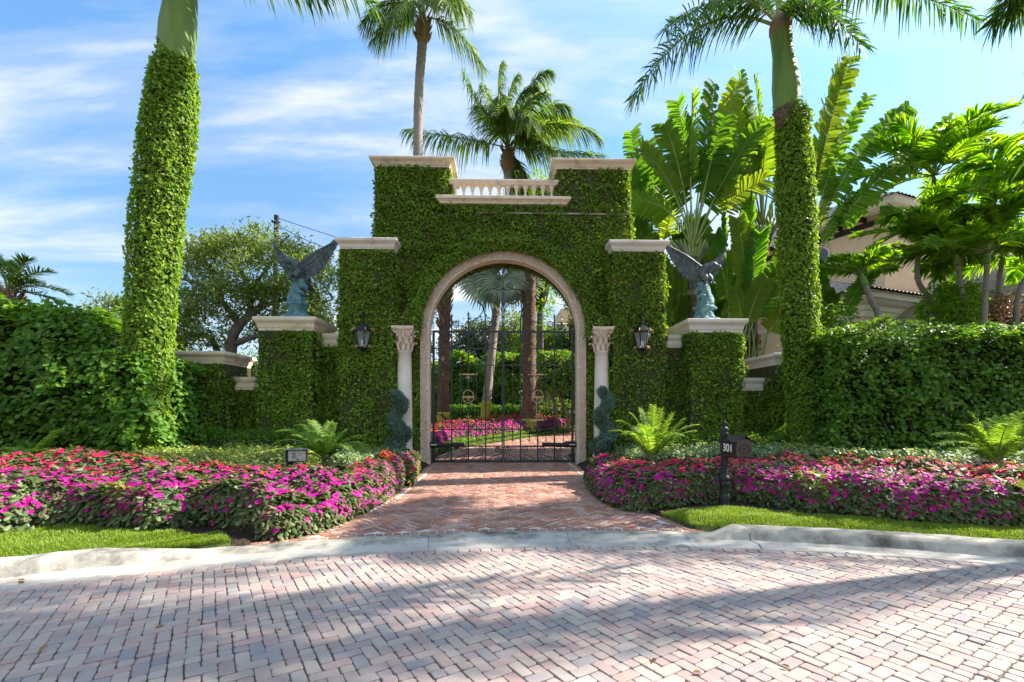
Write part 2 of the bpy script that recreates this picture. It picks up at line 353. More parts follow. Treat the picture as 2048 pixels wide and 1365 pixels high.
# ------------------------------------------------------------------ world, sun, camera
SUN_AZ, SUN_EL = radians(77), radians(39)
CLR = [(.56, (0, 0, 0)), (.63, (.22, .22, .22)), (.72, (.9, .9, .9))]
CLC = (1.55, 1.60, 1.65)
HZR = [(0.0, (.245, .25, .24)), (.25, (.26, .31, .33)), (.6, (.33, .47, .53)), (1.0, (.74, .92, .94))]
def build_world():
    w = bpy.data.worlds.new('World'); SC.world = w; w.use_nodes = True; nt = w.node_tree
    for n in list(nt.nodes): nt.nodes.remove(n)
    out = N(nt, 'OutputWorld'); bg = N(nt, 'Background'); sky = N(nt, 'TexSky')
    sky.sky_type = 'NISHITA'; sky.sun_disc = False; sky.sun_elevation = SUN_EL; sky.sun_rotation = SUN_AZ
    sky.air_density = 1.0; sky.dust_density = 0.6; sky.ozone_density = 1.5; sky.altitude = 0
    bg.inputs['Strength'].default_value = 0.15
    tc = N(nt, 'TexCoord'); sep = N(nt, 'SeparateXYZ'); nt.links.new(tc.outputs['Generated'], sep.inputs[0])
    mz = N(nt, 'Math', operation='MAXIMUM'); mz.inputs[1].default_value = 0.06; nt.links.new(sep.outputs[2], mz.inputs[0])
    ad = N(nt, 'Math', operation='ADD'); ad.inputs[1].default_value = 0.10; nt.links.new(mz.outputs[0], ad.inputs[0])
    dx = N(nt, 'Math', operation='DIVIDE'); dy = N(nt, 'Math', operation='DIVIDE')
    nt.links.new(sep.outputs[0], dx.inputs[0]); nt.links.new(sep.outputs[1], dy.inputs[0])
    nt.links.new(ad.outputs[0], dx.inputs[1]); nt.links.new(ad.outputs[0], dy.inputs[1])
    cb = N(nt, 'CombineXYZ'); nt.links.new(dx.outputs[0], cb.inputs[0]); nt.links.new(dy.outputs[0], cb.inputs[1])
    mp = N(nt, 'Mapping'); mp.inputs['Rotation'].default_value = (0, 0, radians(-28)); mp.inputs['Scale'].default_value = (.42, 1.35, 1); mp.inputs['Location'].default_value = (.6, 1.9, 0)
    nt.links.new(cb.outputs[0], mp.inputs[0])
    n1 = N(nt, 'TexNoise'); n1.inputs['Scale'].default_value = 1.15; n1.inputs['Detail'].default_value = 9; n1.inputs['Roughness'].default_value = .58; n1.inputs['Distortion'].default_value = .35
    nt.links.new(mp.outputs[0], n1.inputs['Vector'])
    n2 = N(nt, 'TexNoise'); n2.inputs['Scale'].default_value = .22; n2.inputs['Detail'].default_value = 3; nt.links.new(cb.outputs[0], n2.inputs['Vector'])
    pr_ = N(nt, 'Math', operation='MULTIPLY_ADD'); pr_.inputs[1].default_value = .45; nt.links.new(n2.outputs['Fac'], pr_.inputs[0])
    h1 = N(nt, 'Math', operation='MULTIPLY'); h1.inputs[1].default_value = .85; nt.links.new(n1.outputs['Fac'], h1.inputs[0]); nt.links.new(h1.outputs[0], pr_.inputs[2])
    f = ramp(nt, CLR, pr_.outputs[0])
    mx = N(nt, 'MixRGB'); mx.inputs[2].default_value = (*CLC, 1)
    nt.links.new(f, mx.inputs[0])
    # haze-free tropical sky: the low sky is not much brighter than the zenith
    hr = ramp(nt, HZR, sep.outputs[2]); mu = N(nt, 'MixRGB', blend_type='MULTIPLY'); mu.inputs[0].default_value = 1
    nt.links.new(sky.outputs[0], mu.inputs[1]); nt.links.new(hr, mu.inputs[2]); nt.links.new(mu.outputs[0], mx.inputs[1])
    nt.links.new(mx.outputs[0], bg.inputs[0]); nt.links.new(bg.outputs[0], out.inputs[0])
build_world()
sd = bpy.data.lights.new('sun', 'SUN'); sd.energy = 2.9; sd.angle = radians(.53); sd.color = (1, .93, .82)
so = bpy.data.objects.new('sun', sd); COL.objects.link(so)
dvec = Vector((sin(SUN_AZ) * cos(SUN_EL), cos(SUN_AZ) * cos(SUN_EL), sin(SUN_EL)))
so.rotation_euler = dvec.to_track_quat('Z', 'Y').to_euler(); so.location = (12, 0, 20)
cd = bpy.data.cameras.new('camera'); co = bpy.data.objects.new('camera', cd); COL.objects.link(co); SC.camera = co
cd.sensor_width = 36; cd.lens = F / 2048 * 36; cd.shift_y = (HY - 682.5) / 2048; cd.clip_end = 3000; cd.clip_start = .1
co.location = (0, 0, EYE); co.rotation_euler = (radians(90), 0, -YAW)
SC.view_settings.view_transform = 'Standard'; SC.view_settings.look = 'None'; SC.view_settings.exposure = 2.2
SC.view_settings.gamma = 1; SC.view_settings.use_curve_mapping = False
SC.cycles.max_bounces = 8; SC.cycles.transparent_max_bounces = 8
SC.cycles.use_denoising = True

# ------------------------------------------------------------------ plan of the place
CC = np.array([.84, -6.22]); R0, R1 = 11.75, 12.36          # street arc: paver edge, back of gutter
def arcpt(a, r): return np.array([CC[0] + r * np.sin(a), CC[1] + r * np.cos(a)])
def pxarc(px, py, z=0):
    p = onground(px, py, z)[:2] - CC; return atan2(p[0], p[1])
aL, aR = pxarc(500, 1088), pxarc(1445, 1072)
leftedge = [onground(*p)[:2] for p in [(640, 1060), (742, 1018), (800, 985), (832, 957), (848, 940)]]
XC = X_(1007, 14.0)
leftin = [np.array([XC - 2.12, 14.0]), np.array([XC - 2.12, 15.7])] + [onground(*p)[:2] for p in [(900, 904), (956, 891), (1006, 883), (1056, 875), (1122, 866), (1170, 861)]]
rightin = [np.array([14., 25.6]), np.array([14., 21.]), np.array([7., 17.5]), np.array([XC + 2.12, 15.9]), np.array([XC + 2.12, 14.0])]
rightedge = [onground(*p)[:2] for p in [(1166, 943), (1195, 975), (1240, 1000), (1300, 1030), (1385, 1063)]]
frontarc = [arcpt(a, R1) for a in np.linspace(aR, aL, 24)]
DRIVE = np.array(leftedge + leftin + rightin + rightedge + frontarc)
def inpoly(p, poly):
    p = np.asarray(p); x, y = p[..., 0], p[..., 1]; ins = np.zeros(x.shape, bool); n = len(poly)
    for i in range(n):
        a, b = poly[i], poly[(i + 1) % n]
        c = ((a[1] > y) != (b[1] > y)); t = (b[0] - a[0]) * (y - a[1]) / (b[1] - a[1] + 1e-12) + a[0]
        ins ^= c & (x < t)
    return ins
def segdist(p, poly, closed=True):
    p = np.asarray(p, float); best = np.full(p.shape[:-1], 1e9); cp = np.zeros(p.shape); n = len(poly)
    for i in range(n if closed else n - 1):
        a, b = poly[i], poly[(i + 1) % n]; d = b - a
        t = np.clip(((p - a) @ d) / (d @ d + 1e-12), 0, 1); q = a + t[..., None] * d
        r = np.linalg.norm(p - q, axis=-1); m = r < best; best = np.where(m, r, best); cp = np.where(m[..., None], q, cp)
    return best, cp
def gheight(p):
    p = np.asarray(p, float); r = np.linalg.norm(p - CC, axis=-1) - R1
    d, _ = segdist(p, DRIVE); ins = inpoly(p, DRIVE)
    s = np.minimum(r, d); s = np.where(ins | (r < 0), -1, s)
    t = np.clip(s / 3.5, 0, 1); h = .07 + .07 * np.clip(s / .3, 0, 1) + .26 * t * t * (3 - 2 * t)
    return np.where(s < 0, -.045, h) + slope(p[..., 1])
def gh(x, y): return float(gheight(np.array([[x, y]]))[0])

# ground: one sheet out to the horizon
def axis(lo, hi, step, far):
    a = np.arange(lo, hi + 1e-6, step); g = 1.35 ** np.arange(1, 20); g = np.cumsum(g) * step; g = g[g < far]
    return np.concatenate([(lo - g)[::-1], a, hi + g])
gx, gy = axis(-13, 13, .16, 900), axis(3, 26, .16, 900)
XX, YY = np.meshgrid(gx, gy, indexing='ij'); P2 = np.stack([XX, YY], -1)
ZZ = gheight(P2.reshape(-1, 2)).reshape(XX.shape) + .012 * vnoise(P2, 3.0, 3) * (np.abs(XX) < 14)
g = Geo(); n1, n2 = XX.shape
i, j = np.meshgrid(np.arange(n1 - 1), np.arange(n2 - 1), indexing='ij')
g.add(np.stack([XX, YY, ZZ], -1).reshape(-1, 3), [np.stack([i * n2 + j, (i + 1) * n2 + j, (i + 1) * n2 + j + 1, i * n2 + j + 1], -1).reshape(-1, 4)], 0, True)
tag(g.build('ground', M['mulch']), kind='structure')

def bricks(g, org, ang, w, ext, keep, squash, zf, mat=0, split=0.0, joint=.006, corner=.012, ch=.005, thick=.03, jit=.003, side_mat=None):
    """herringbone bricks of size 2w x w; keep(centres)->mask, squash(verts xy)->xy"""
    ca, sa = cos(ang), sin(ang); rects = []
    (i0, i1, j0, j1) = ext
    for a in range(i0, i1):
        for b in range(j0, j1):
            k = (a - b) % 4
            if k == 0: r = (a, b, 2, 1)
            elif k == 3: r = (a, b, 1, 2)
            else: continue
            rects.append(r)
    R = np.array(rects, float)
    C = (R[:, :2] + R[:, 2:] / 2) * w
    W = np.stack([org[0] + C[:, 0] * ca - C[:, 1] * sa, org[1] + C[:, 0] * sa + C[:, 1] * ca], 1)
    m = keep(W); R = R[m]
    if split:
        sp = rng.uniform(0, 1, len(R)) < split
        A = R[~sp]; B = R[sp]; hor = (B[:, 2] == 2)
        B1 = B.copy(); B1[:, 2:] = 1; B2 = B1.copy(); B2[hor, 0] += 1; B2[~hor, 1] += 1
        R = np.vstack([A, B1, B2])
    bricklist(g, R[:, :2] * w, R[:, 2:] * w, lambda q: np.stack([org[0] + q[..., 0] * ca - q[..., 1] * sa, org[1] + q[..., 0] * sa + q[..., 1] * ca], -1), squash, zf, mat, joint, corner, ch, thick, jit)
def bricklist(g, O, D, xf, squash, zf, mat=0, joint=.006, corner=.012, ch=.005, thick=.03, jit=.003):
    n = len(O); lo = O + joint * .5; hi = O + D - joint * .5
    def ring(ins, c):
        x0, y0, x1, y1 = lo[:, 0] + ins, lo[:, 1] + ins, hi[:, 0] - ins, hi[:, 1] - ins
        return np.stack([np.stack(q, -1) for q in [(x0 + c, y0), (x1 - c, y0), (x1, y0 + c), (x1, y1 - c), (x1 - c, y1), (x0 + c, y1), (x0, y1 - c), (x0, y0 + c)]], 1)
    J = rng.normal(size=(n, 8, 2)) * jit; dz = rng.normal(size=(n, 1)) * .0022
    tx, ty = rng.normal(size=(2, n, 1)) * .006
    A, B = ring(0, corner) + J, ring(ch, corner * .9) + J
    cen = (lo + hi)[:, None] / 2
    out = []
    for q, zo in ((A, -thick), (A, -ch * .9), (B, 0.0)):
        w = squash(xf(q)); z = zf(w) + zo + dz + (q - cen)[..., 0] * tx + (q - cen)[..., 1] * ty
        out.append(np.concatenate([w, z[..., None]], -1))
    V = np.concatenate(out, 1); b = np.arange(n)[:, None] * 24; F4 = []
    for r in (0, 8):
        for k in range(8):
            k2 = (k + 1) % 8; F4.append(b + np.array([[r + k, r + k2, r + 8 + k2, r + 8 + k]]))
    g.add(V.reshape(-1, 3), [np.concatenate(F4), b + np.arange(16, 24)[None]], mat)

# road: tumbled pavers laid in herringbone, soldier course along the gutter
g = Geo(); RK = R0 - .135; ang = radians(31)
def sq_road(q):
    d = q - CC; r = np.linalg.norm(d, axis=-1, keepdims=True); return CC + d * np.minimum(1, RK / np.maximum(r, 1e-6))
bricks(g, np.array([0., 2.]), ang, .088, (-132, 132, -98, 98),
       lambda W: (np.linalg.norm(W - CC, axis=1) < RK + .04) & (np.abs(W[:, 0] - .3) < 9.5) & (W[:, 1] > -1.5), sq_road,
       lambda q: 0.002 * vnoise(q, 1.1, 9), split=.28, joint=.006, corner=.012, ch=.004, jit=.0025)
na = int(2 * .85 * R0 / .125); al = np.linspace(-.85, .85, na + 1)
O = np.stack([al[:-1] * R0, np.full(na, RK + .006)], 1); D = np.stack([np.full(na, al[1] - al[0]) * R0, np.full(na, .128)], 1)
bricklist(g, O, D, lambda q: np.stack([CC[0] + q[..., 1] * np.sin(q[..., 0] / R0), CC[1] + q[..., 1] * np.cos(q[..., 0] / R0)], -1), lambda q: q, lambda q: np.zeros(q.shape[:-1]), joint=.008, corner=.014, ch=.008)
# joint sand bed under the pavers
aa = np.linspace(-pi, pi, 181); 
V = [(CC[0], CC[1], -.012)] + [(CC[0] + R0 * sin(a), CC[1] + R0 * cos(a), -.012) for a in aa]
g.add(V, [np.array([[0, k + 1, k] for k in range(1, 181)])], 1)
tag(g.build('road', [M['paver'], M['jointsand']]), kind='structure')

# gutter and kerb, one swept section whose height drops at the driveway
na = 420; A = np.linspace(-1.0, 1.0, na)
def kh(a):
    l = np.clip((aL - .02 - a) / .10, 0, 1); r = np.clip((a - aR + .012) / .022, 0, 1)
    l = l * l * (3 - 2 * l); return .035 + .115 * np.maximum(l, r)
H = kh(A); g = Geo()
rr = np.array([R0, R0 + .02, R0 + .24, R0 + .30, R0 + .335, R0 + .365, R0 + .40, R0 + .575, R0 + .605, R0 + .61])
wob = .004 * vnoise(np.stack([A * 60, A * 0], 1), 1, 4)
V = np.zeros((na, 10, 3))
for k, (r, z0, zh) in enumerate(zip(rr, [-.02, .004, -.004, .006, 0, 0, 0, 0, 0, -.05], [0, 0, 0, .12, .62, .93, 1, 1, .96, .96])):
    V[:, k, 0] = CC[0] + (r + wob) * np.sin(A); V[:, k, 1] = CC[1] + (r + wob) * np.cos(A); V[:, k, 2] = z0 + zh * H + wob
ii = np.arange(na - 1)[:, None]; kk = np.arange(9)[None]
Q = np.stack([ii * 10 + kk, ii * 10 + kk + 1, (ii + 1) * 10 + kk + 1, (ii + 1) * 10 + kk], -1)
g.add(V.reshape(-1, 3), [Q[:, :3].reshape(-1, 4)], 0, False); g.add(V.reshape(-1, 3), [Q[:, 3:].reshape(-1, 4)], 1, True)
# contraction joints and the crack at the kerb end: dark filled lines
for a, slant in ((aR + .022, .0), (aR + .30, 0), (aL - .02, 0), (-.62, 0), (.12, 0), (.0, 0), (-.14, 0)):
    z = float(kh(np.array([a]))[0]); prof = [(R0 + .0, .006), (R0 + .24, .001), (R0 + .30, .006 + .12 * z), (R0 + .335, .62 * z), (R0 + .37, .945 * z), (R0 + .40, z), (R0 + .575, z)]
    if slant == 0 and a not in (aR + .022,): wdt = .0025
    else: wdt = .006
    P = np.array([[*arcpt(a + (0.012 * sin(i * 1.9) if wdt > .005 else 0) / 3, r), zz + .0015] for i, (r, zz) in enumerate(prof)])
    t = np.array([cos(a), -sin(a), 0]) * wdt
    g.add(np.concatenate([P - t, P + t]), [np.array([[i, i + 1, i + 8, i + 7] for i in range(6)])], 2)
tag(g.build('kerb', [M['concrete'], M['concrete_dirty'], M['jointsand']]), kind='structure')

# driveway: reclaimed red brick, pale joints, border course
def inset(poly, d):
    """keep distance test only"""
    return poly
g = Geo(); BW = .13
def dz(q): return .034 + slope(q[..., 1])
def keep_d(W):
    d, _ = segdist(W, DRIVE); return inpoly(W, DRIVE) & (d > BW + .01) & (W[:, 1] < 30)
def sq_d(q):
    sh = q.shape; q = q.reshape(-1, 2); d, cp = segdist(q, DRIVE); ins = inpoly(q, DRIVE)
    sd_ = np.where(ins, d, -d); bad = sd_ < BW + .008
    dirn = nz(q - cp) * np.where(ins, 1, -1)[:, None]
    q2 = np.where(bad[:, None], cp + dirn * (BW + .008), q); return q2.reshape(sh)
bricks(g, np.array([0., 6.]), radians(45), .122, (-110, 190, -150, 190), keep_d, sq_d, dz, joint=.015, corner=.013, ch=.006, jit=.005)
# border
per = np.vstack([DRIVE, DRIVE[:1]]); seg = np.linalg.norm(np.diff(per, axis=0), axis=1); cum = np.concatenate([[0], np.cumsum(seg)])
nb = int(cum[-1] / .108); sarr = np.linspace(0, cum[-1], nb + 1)
def border(q):
    s, r = q[..., 0], q[..., 1]; x = np.interp(s, cum, per[:, 0]); y = np.interp(s, cum, per[:, 1])
    e = .03; tx = np.interp(s + e, cum, per[:, 0]) - np.interp(s - e, cum, per[:, 0]); ty = np.interp(s + e, cum, per[:, 1]) - np.interp(s - e, cum, per[:, 1])
    l = np.sqrt(tx ** 2 + ty ** 2) + 1e-9; return np.stack([x + ty / l * r, y - tx / l * r], -1)
O = np.stack([sarr[:-1], np.full(nb, .004)], 1); D = np.stack([np.full(nb, sarr[1]), np.full(nb, BW - .006)], 1)
bricklist(g, O, D, border, lambda q: q, lambda q: dz(q) + .001, joint=.012, corner=.012, ch=.006)
# mortar bed following the slope
gyy = np.concatenate([np.arange(4.5, 14.01, .5), np.arange(14.5, 31.1, .5)]); strips = []
for a, b in zip(gyy[:-1], gyy[1:]):
    V = []
    xs = np.arange(-6.5, 14.2, .08); inside = inpoly(np.stack([xs, np.full(len(xs), (a + b) / 2)], 1), DRIVE) if False else None
cell = .12; cx_, cy_ = np.meshgrid(np.arange(-7, 14.3, cell), np.arange(4.2, 31.2, cell), indexing='ij'); cc = np.stack([cx_.ravel() + cell / 2, cy_.ravel() + cell / 2], 1)
ins = inpoly(cc, DRIVE); cc = cc[ins]; V = []
for sx, sy in ((-1, -1), (1, -1), (1, 1), (-1, 1)):
    q = cc + np.array([sx, sy]) * cell / 2; q = np.where(inpoly(q, DRIVE)[:, None], q, segdist(q, DRIVE)[1]); V.append(np.concatenate([q, (dz(q) - .007)[:, None]], 1))
V = np.stack(V, 1).reshape(-1, 3); g.add(V, [np.arange(len(V)).reshape(-1, 4)], 1)
tag(g.build('driveway', [M['brick'], M['mortar']]), kind='structure')
# ------------------------------------------------------------------ gatehouse
YF = 14.0; YB = 15.6; RO, RI = 2.41, 2.13; ZS = EYE + (HY - 668) / 960 * 14.0     # arch springing height
def ivy_on(g, o, u, v, nrm, dens=700, L=.078, mask=None, thick=.12, mat=0, lumps=1.0):
    o, u, v = map(lambda q: np.asarray(q, float), (o, u, v)); nrm = np.asarray(nrm, float)
    n = int(np.linalg.norm(np.cross(u, v)) * dens); P = on_rect(o, u, v, n)
    if mask is not None: P = P[mask(P)]
    th = thick * (.62 + .5 * vnoise(P, 1.9, 21) * lumps + .38 * vnoise(P, 6, 22))[:, None] * rng.uniform(.15, 1.1, (len(P), 1)) ** .6
    bare = vnoise(P, .9, 33) + .45 * vnoise(P, 4.2, 5) > .66      # a few thin patches where the stems show
    k = ~bare | (rng.uniform(size=len(P)) < .3); P = (P + nrm * th)[k]; cl_ = rng.uniform(size=len(P)) < .45
    for q_, l_ in ((cl_, L * .78), (~cl_, L * 1.12)): leaves(g, P[q_], np.tile(nrm + np.array([0, 0, .55]), (int(q_.sum()), 1)), l_, .75, mat, tipbias=(0, 0, -.7), tilt=.6, Lj=.4, fold=.2)
def ivy_box(g, x0, x1, y0, y1, z0, z1, faces='FLRT', dens=700, **k):
    if 'F' in faces: ivy_on(g, (x0, y0, z0), (x1 - x0, 0, 0), (0, 0, z1 - z0), (0, -1, 0), dens, **k)
    if 'L' in faces: ivy_on(g, (x0, y0, z0), (0, y1 - y0, 0), (0, 0, z1 - z0), (-1, 0, 0), dens, **k)
    if 'R' in faces: ivy_on(g, (x1, y0, z0), (0, y1 - y0, 0), (0, 0, z1 - z0), (1, 0, 0), dens, **k)
    if 'B' in faces: ivy_on(g, (x0, y1, z0), (x1 - x0, 0, 0), (0, 0, z1 - z0), (0, 1, 0), dens * .5, **k)
    if 'T' in faces: ivy_on(g, (x0, y0, z1), (x1 - x0, 0, 0), (0, y1 - y0, 0), (0, 0, 1), dens, **k)
GH = thing('gatehouse', 'tall ivy covered arched gateway with pale stone caps and a balustrade on top', 'gateway', (XC, YF + .8, 0))
HW = 3.74; ZT1 = EYE + (HY - 427) / 960 * YF; ZT2 = EYE + (HY - 334) / 960 * YF; ZM = EYE + (HY - 411) / 960 * YF; INX = 1.60
g = Geo()
xs = np.unique(np.concatenate([np.linspace(-HW, -RO, 3), RO * np.sin(np.linspace(-pi / 2, pi / 2, 41)), np.linspace(RO, HW, 3)]))
for a, b in zip(xs[:-1], xs[1:]):
    def zb(x): return -.05 if abs(x) > RO - 1e-6 else ZS + sqrt(max(0, RO * RO - x * x))
    if max(abs(a), abs(b)) > RO + 1e-6: za = zb_ = -.05
    else: za, zb_ = zb(a if abs(a) < RO - 1e-6 else a * .9999), zb(b if abs(b) < RO - 1e-6 else b * .9999); za = ZS if abs(a) > RO - 1e-4 else za; zb_ = ZS if abs(b) > RO - 1e-4 else zb_
    V = [(XC + a, YF, za), (XC + b, YF, zb_), (XC + b, YF, ZT1), (XC + a, YF, ZT1), (XC + a, YB, za), (XC + b, YB, zb_), (XC + b, YB, ZT1), (XC + a, YB, ZT1)]
    Fq = [[0, 1, 2, 3], [5, 4, 7, 6], [3, 2, 6, 7], [4, 5, 1, 0]]
    g.add(V, np.array(Fq), 0)
for s in (-1, 1):   # jamb reveals and outer ends
    for x, z1 in ((s * RO, ZS), (s * HW, ZT1)):
        g.add([(XC + x, YF, -.05), (XC + x, YB, -.05), (XC + x, YB, z1), (XC + x, YF, z1)], np.array([[0, 1, 2, 3]]))
box(g, XC - HW + .06, XC + HW - .06, YF + .05, YB - .05, ZT1 + .001, ZM)
for s in (-1, 1):
    a, b = sorted((s * INX, s * (HW - .06))); box(g, XC + a, XC + b, YF + .052, YB - .052, ZM - .2, ZT2 + .06)
g.build('wall', M['vinewall'], GH)
g = Geo(); box(g, XC - .8, XC + HW + .02, YF - .045, YF + .04, ZT1 - .025, ZT1 + .02); g.build('string_course', M['concrete_dirty'], GH)
# ivy on it
g = Geo()
def not_arch(P): return ~((np.abs(P[:, 0] - XC) < RO + .02) & ((P[:, 2] < ZS) | (np.hypot(P[:, 0] - XC, P[:, 2] - ZS) < RO + .02)))
def bare_strip(P): return ~((np.abs(P[:, 2] - (ZT1 + .0)) < .06) & (vnoise(P, 1.4, 8) + .5 * vnoise(P, 5, 8) > .25))
ivy_on(g, (XC - HW, YF, 0), (2 * HW, 0, 0), (0, 0, ZT1), (0, -1, 0), 820, mask=lambda P: not_arch(P) & bare_strip(P), thick=.10)
ivy_on(g, (XC - HW, YF, ZT1), (2 * HW, 0, 0), (0, 0, ZM - ZT1), (0, -1, 0), 900, mask=bare_strip)
for s in (-1, 1):
    a, b = sorted((s * INX, s * (HW - .06))); ivy_box(g, XC + a, XC + b, YF + .05, YB - .05, ZM - .1, ZT2, 'FLRB', 880, thick=.09)
    ivy_on(g, (XC + s * HW, YF, 0), (0, YB - YF, 0), (0, 0, ZT1), (s, 0, 0), 600)
    ivy_on(g, (XC + s * RO, YF + .3, 0), (0, YB - YF - .3, 0), (0, 0, ZS), (-s, 0, 0), 800, thick=.12)
th = rng.uniform(0, pi, 4200); yy = rng.uniform(YF + .3, YB, 4200); r = RO - rng.uniform(0, .12, 4200)
leaves(g, np.stack([XC + r * np.cos(th), yy, ZS + r * np.sin(th)], 1), np.stack([-np.cos(th), 0 * th, -np.sin(th)], 1), .06, .75, 0, tipbias=(0, 0, -.9))
g.build('ivy', M['ivy'], GH)
# hood moulding: an ivy clad ring standing proud of the wall
def sweep_arch(g, r0, r1, y0, y1, z0, mat=0, n=64, rnd=0.0, legs=True):
    th = np.linspace(pi, 0, n); P = []
    if legs: P += [(-1, 0, z) for z in np.linspace(z0, ZS, 18)[:-1]]
    P += [(-2, t, 0) for t in th]
    if legs: P += [(1, 0, z) for z in np.linspace(ZS, z0, 18)[1:]]
    V = []
    for k, t, z in P:
        for r, y in ((r0, y0), (r1, y0), (r1, y1), (r0, y1)):
            if k == -2: V.append((XC + r * cos(t), y, ZS + r * sin(t)))
            else: V.append((XC + k * r, y, z))
    m = len(P); Fq = [[i * 4 + k, i * 4 + (k + 1) % 4, (i + 1) * 4 + (k + 1) % 4, (i + 1) * 4 + k] for i in range(m - 1) for k in range(4)]
    Fq += [[0, 3, 2, 1], [m * 4 - 4, m * 4 - 3, m * 4 - 2, m * 4 - 1]]
    g.add(V, np.array(Fq), mat)
g = Geo(); 
th = np.linspace(radians(183), radians(-3), 60); P = np.stack([XC + 2.64 * np.cos(th), np.full(60, YF - .04), ZS + 2.64 * np.sin(th)], 1)
tube(g, P, .22, 10, 0)
n = 11000; t = rng.uniform(-.06, pi + .06, n); ph = rng.uniform(-pi * .95, .35 * 0 + pi * .1, n)   # around the front half of the roll
cr = 2.62 + .26 * np.cos(ph + .4); cy = YF - .04 + .26 * np.sin(ph + .4) * 1.0
Nn = np.stack([np.cos(t) * np.cos(ph + .4), np.sin(ph + .4), np.sin(t) * np.cos(ph + .4)], 1)
leaves(g, np.stack([XC + cr * np.cos(t), cy, ZS + cr * np.sin(t)], 1) + Nn * (rng.uniform(-.03, .06, (n, 1)) + .04 * vnoise(np.stack([t * 3, ph, t], 1), 3, 5)[:, None]), Nn + np.array([0, 0, .4]), .075, .75, 1, tipbias=(0, 0, -.9))
g.build('hood_moulding', [M['vinewall'], M['ivy']], GH)
g = Geo(); sweep_arch(g, RI + .02, RO, YF - .05, YF + .30, -.02)
# carved relief: raised scrolls and pits on the face
n = 2600; s_ = rng.uniform(0, 1, n); tot = 2 * ZS + pi * 2.27; l = s_ * tot; rr_ = RI + .06 + rng.uniform(0, .19, n)
k = rng.uniform(.014, .034, n)
for a, b, c in zip(l, rr_, k):
    if a < ZS: p = (XC - b, YF - .054, a)
    elif a > tot - ZS: p = (XC + b, YF - .054, tot - a)
    else:
        t = pi - (a - ZS) / 2.27; p = (XC + b * cos(t), YF - .054, ZS + b * sin(t))
    u = rng.uniform(0, pi); d = np.array([cos(u), 0, sin(u)]) * c * 1.8; e = np.array([-sin(u), 0, cos(u)]) * c * .8
    p = np.array(p); g.add([p - d, p - e, p + d, p + e, p + np.array([0, -.035, 0])], [np.array([[0, 1, 4], [1, 2, 4], [2, 3, 4], [3, 0, 4]])], 0, True)
g.build('arch_trim', M['coral'], GH)
# caps of the upper blocks, ledge, balustrade
zc0 = EYE + (HY - 336) / 960 * YF; zc1 = EYE + (HY - 308) / 960 * (YF - .3)
capprof = lambda z0, h, o: [(-.02, z0), (.03, z0 + .001), (.035, z0 + .18 * h), (.05, z0 + .22 * h), (o * .5, z0 + .52 * h), (o * .82, z0 + .66 * h), (o * .9, z0 + .72 * h), (o, z0 + .75 * h), (o, z0 + .96 * h), (o - .012, z0 + h)]
for s in (-1, 1):
    g = Geo(); a, b = sorted((s * INX, s * (HW - .06))); mould(g, XC + a, XC + b, YF + .05, YB - .05, capprof(zc0, zc1 - zc0, .19)); g.build('cap', M['stone'], GH)
g = Geo(); x0, x1 = XC - 1.95, XC + 1.95
mould(g, x0 + .1, x1 - .1, YF - .08, YF + .35, [(-.05, ZM), (.0, ZM + .01), (.02, ZM + .06), (.06, ZM + .10), (.10, ZM + .12), (.10, ZM + .20), (.09, ZM + .21)]); g.build('ledge', M['stone'], GH)
zb0 = ZM + .21; zb1 = 8.235; zb2 = 8.38
g = Geo(); mould(g, XC - INX + .01, XC + INX - .01, YF + .1, YF + .28, [(-.02, zb1), (.01, zb1 + .01), (.03, zb1 + .06), (.05, zb1 + .08), (.05, zb2 - .01), (.04, zb2)])
RAIL = g.build('balustrade_rail', M['stone'], GH)
hb = zb1 - zb0; bp = [(.055, 0), (.055, .04), (.04, .05), (.045, .09), (.075, .16), (.078, .22), (.06, .30), (.036, .42), (.032, .52), (.038, .62), (.055, .66), (.058, .70), (.04, .74), (.055, .80), (.08, .86), (.082, 1.0)]
g = Geo(); lathe(g, (XC - 1.43, YF + .19, zb0), [(r * 1.0, z * hb) for r, z in bp], 12, 0); b0 = g.build('baluster', M['stone'], GH)
for i in range(1, 12):
    c = b0.copy(); COL.objects.link(c); c.parent = GH; c.location.x += i * 2.86 / 11

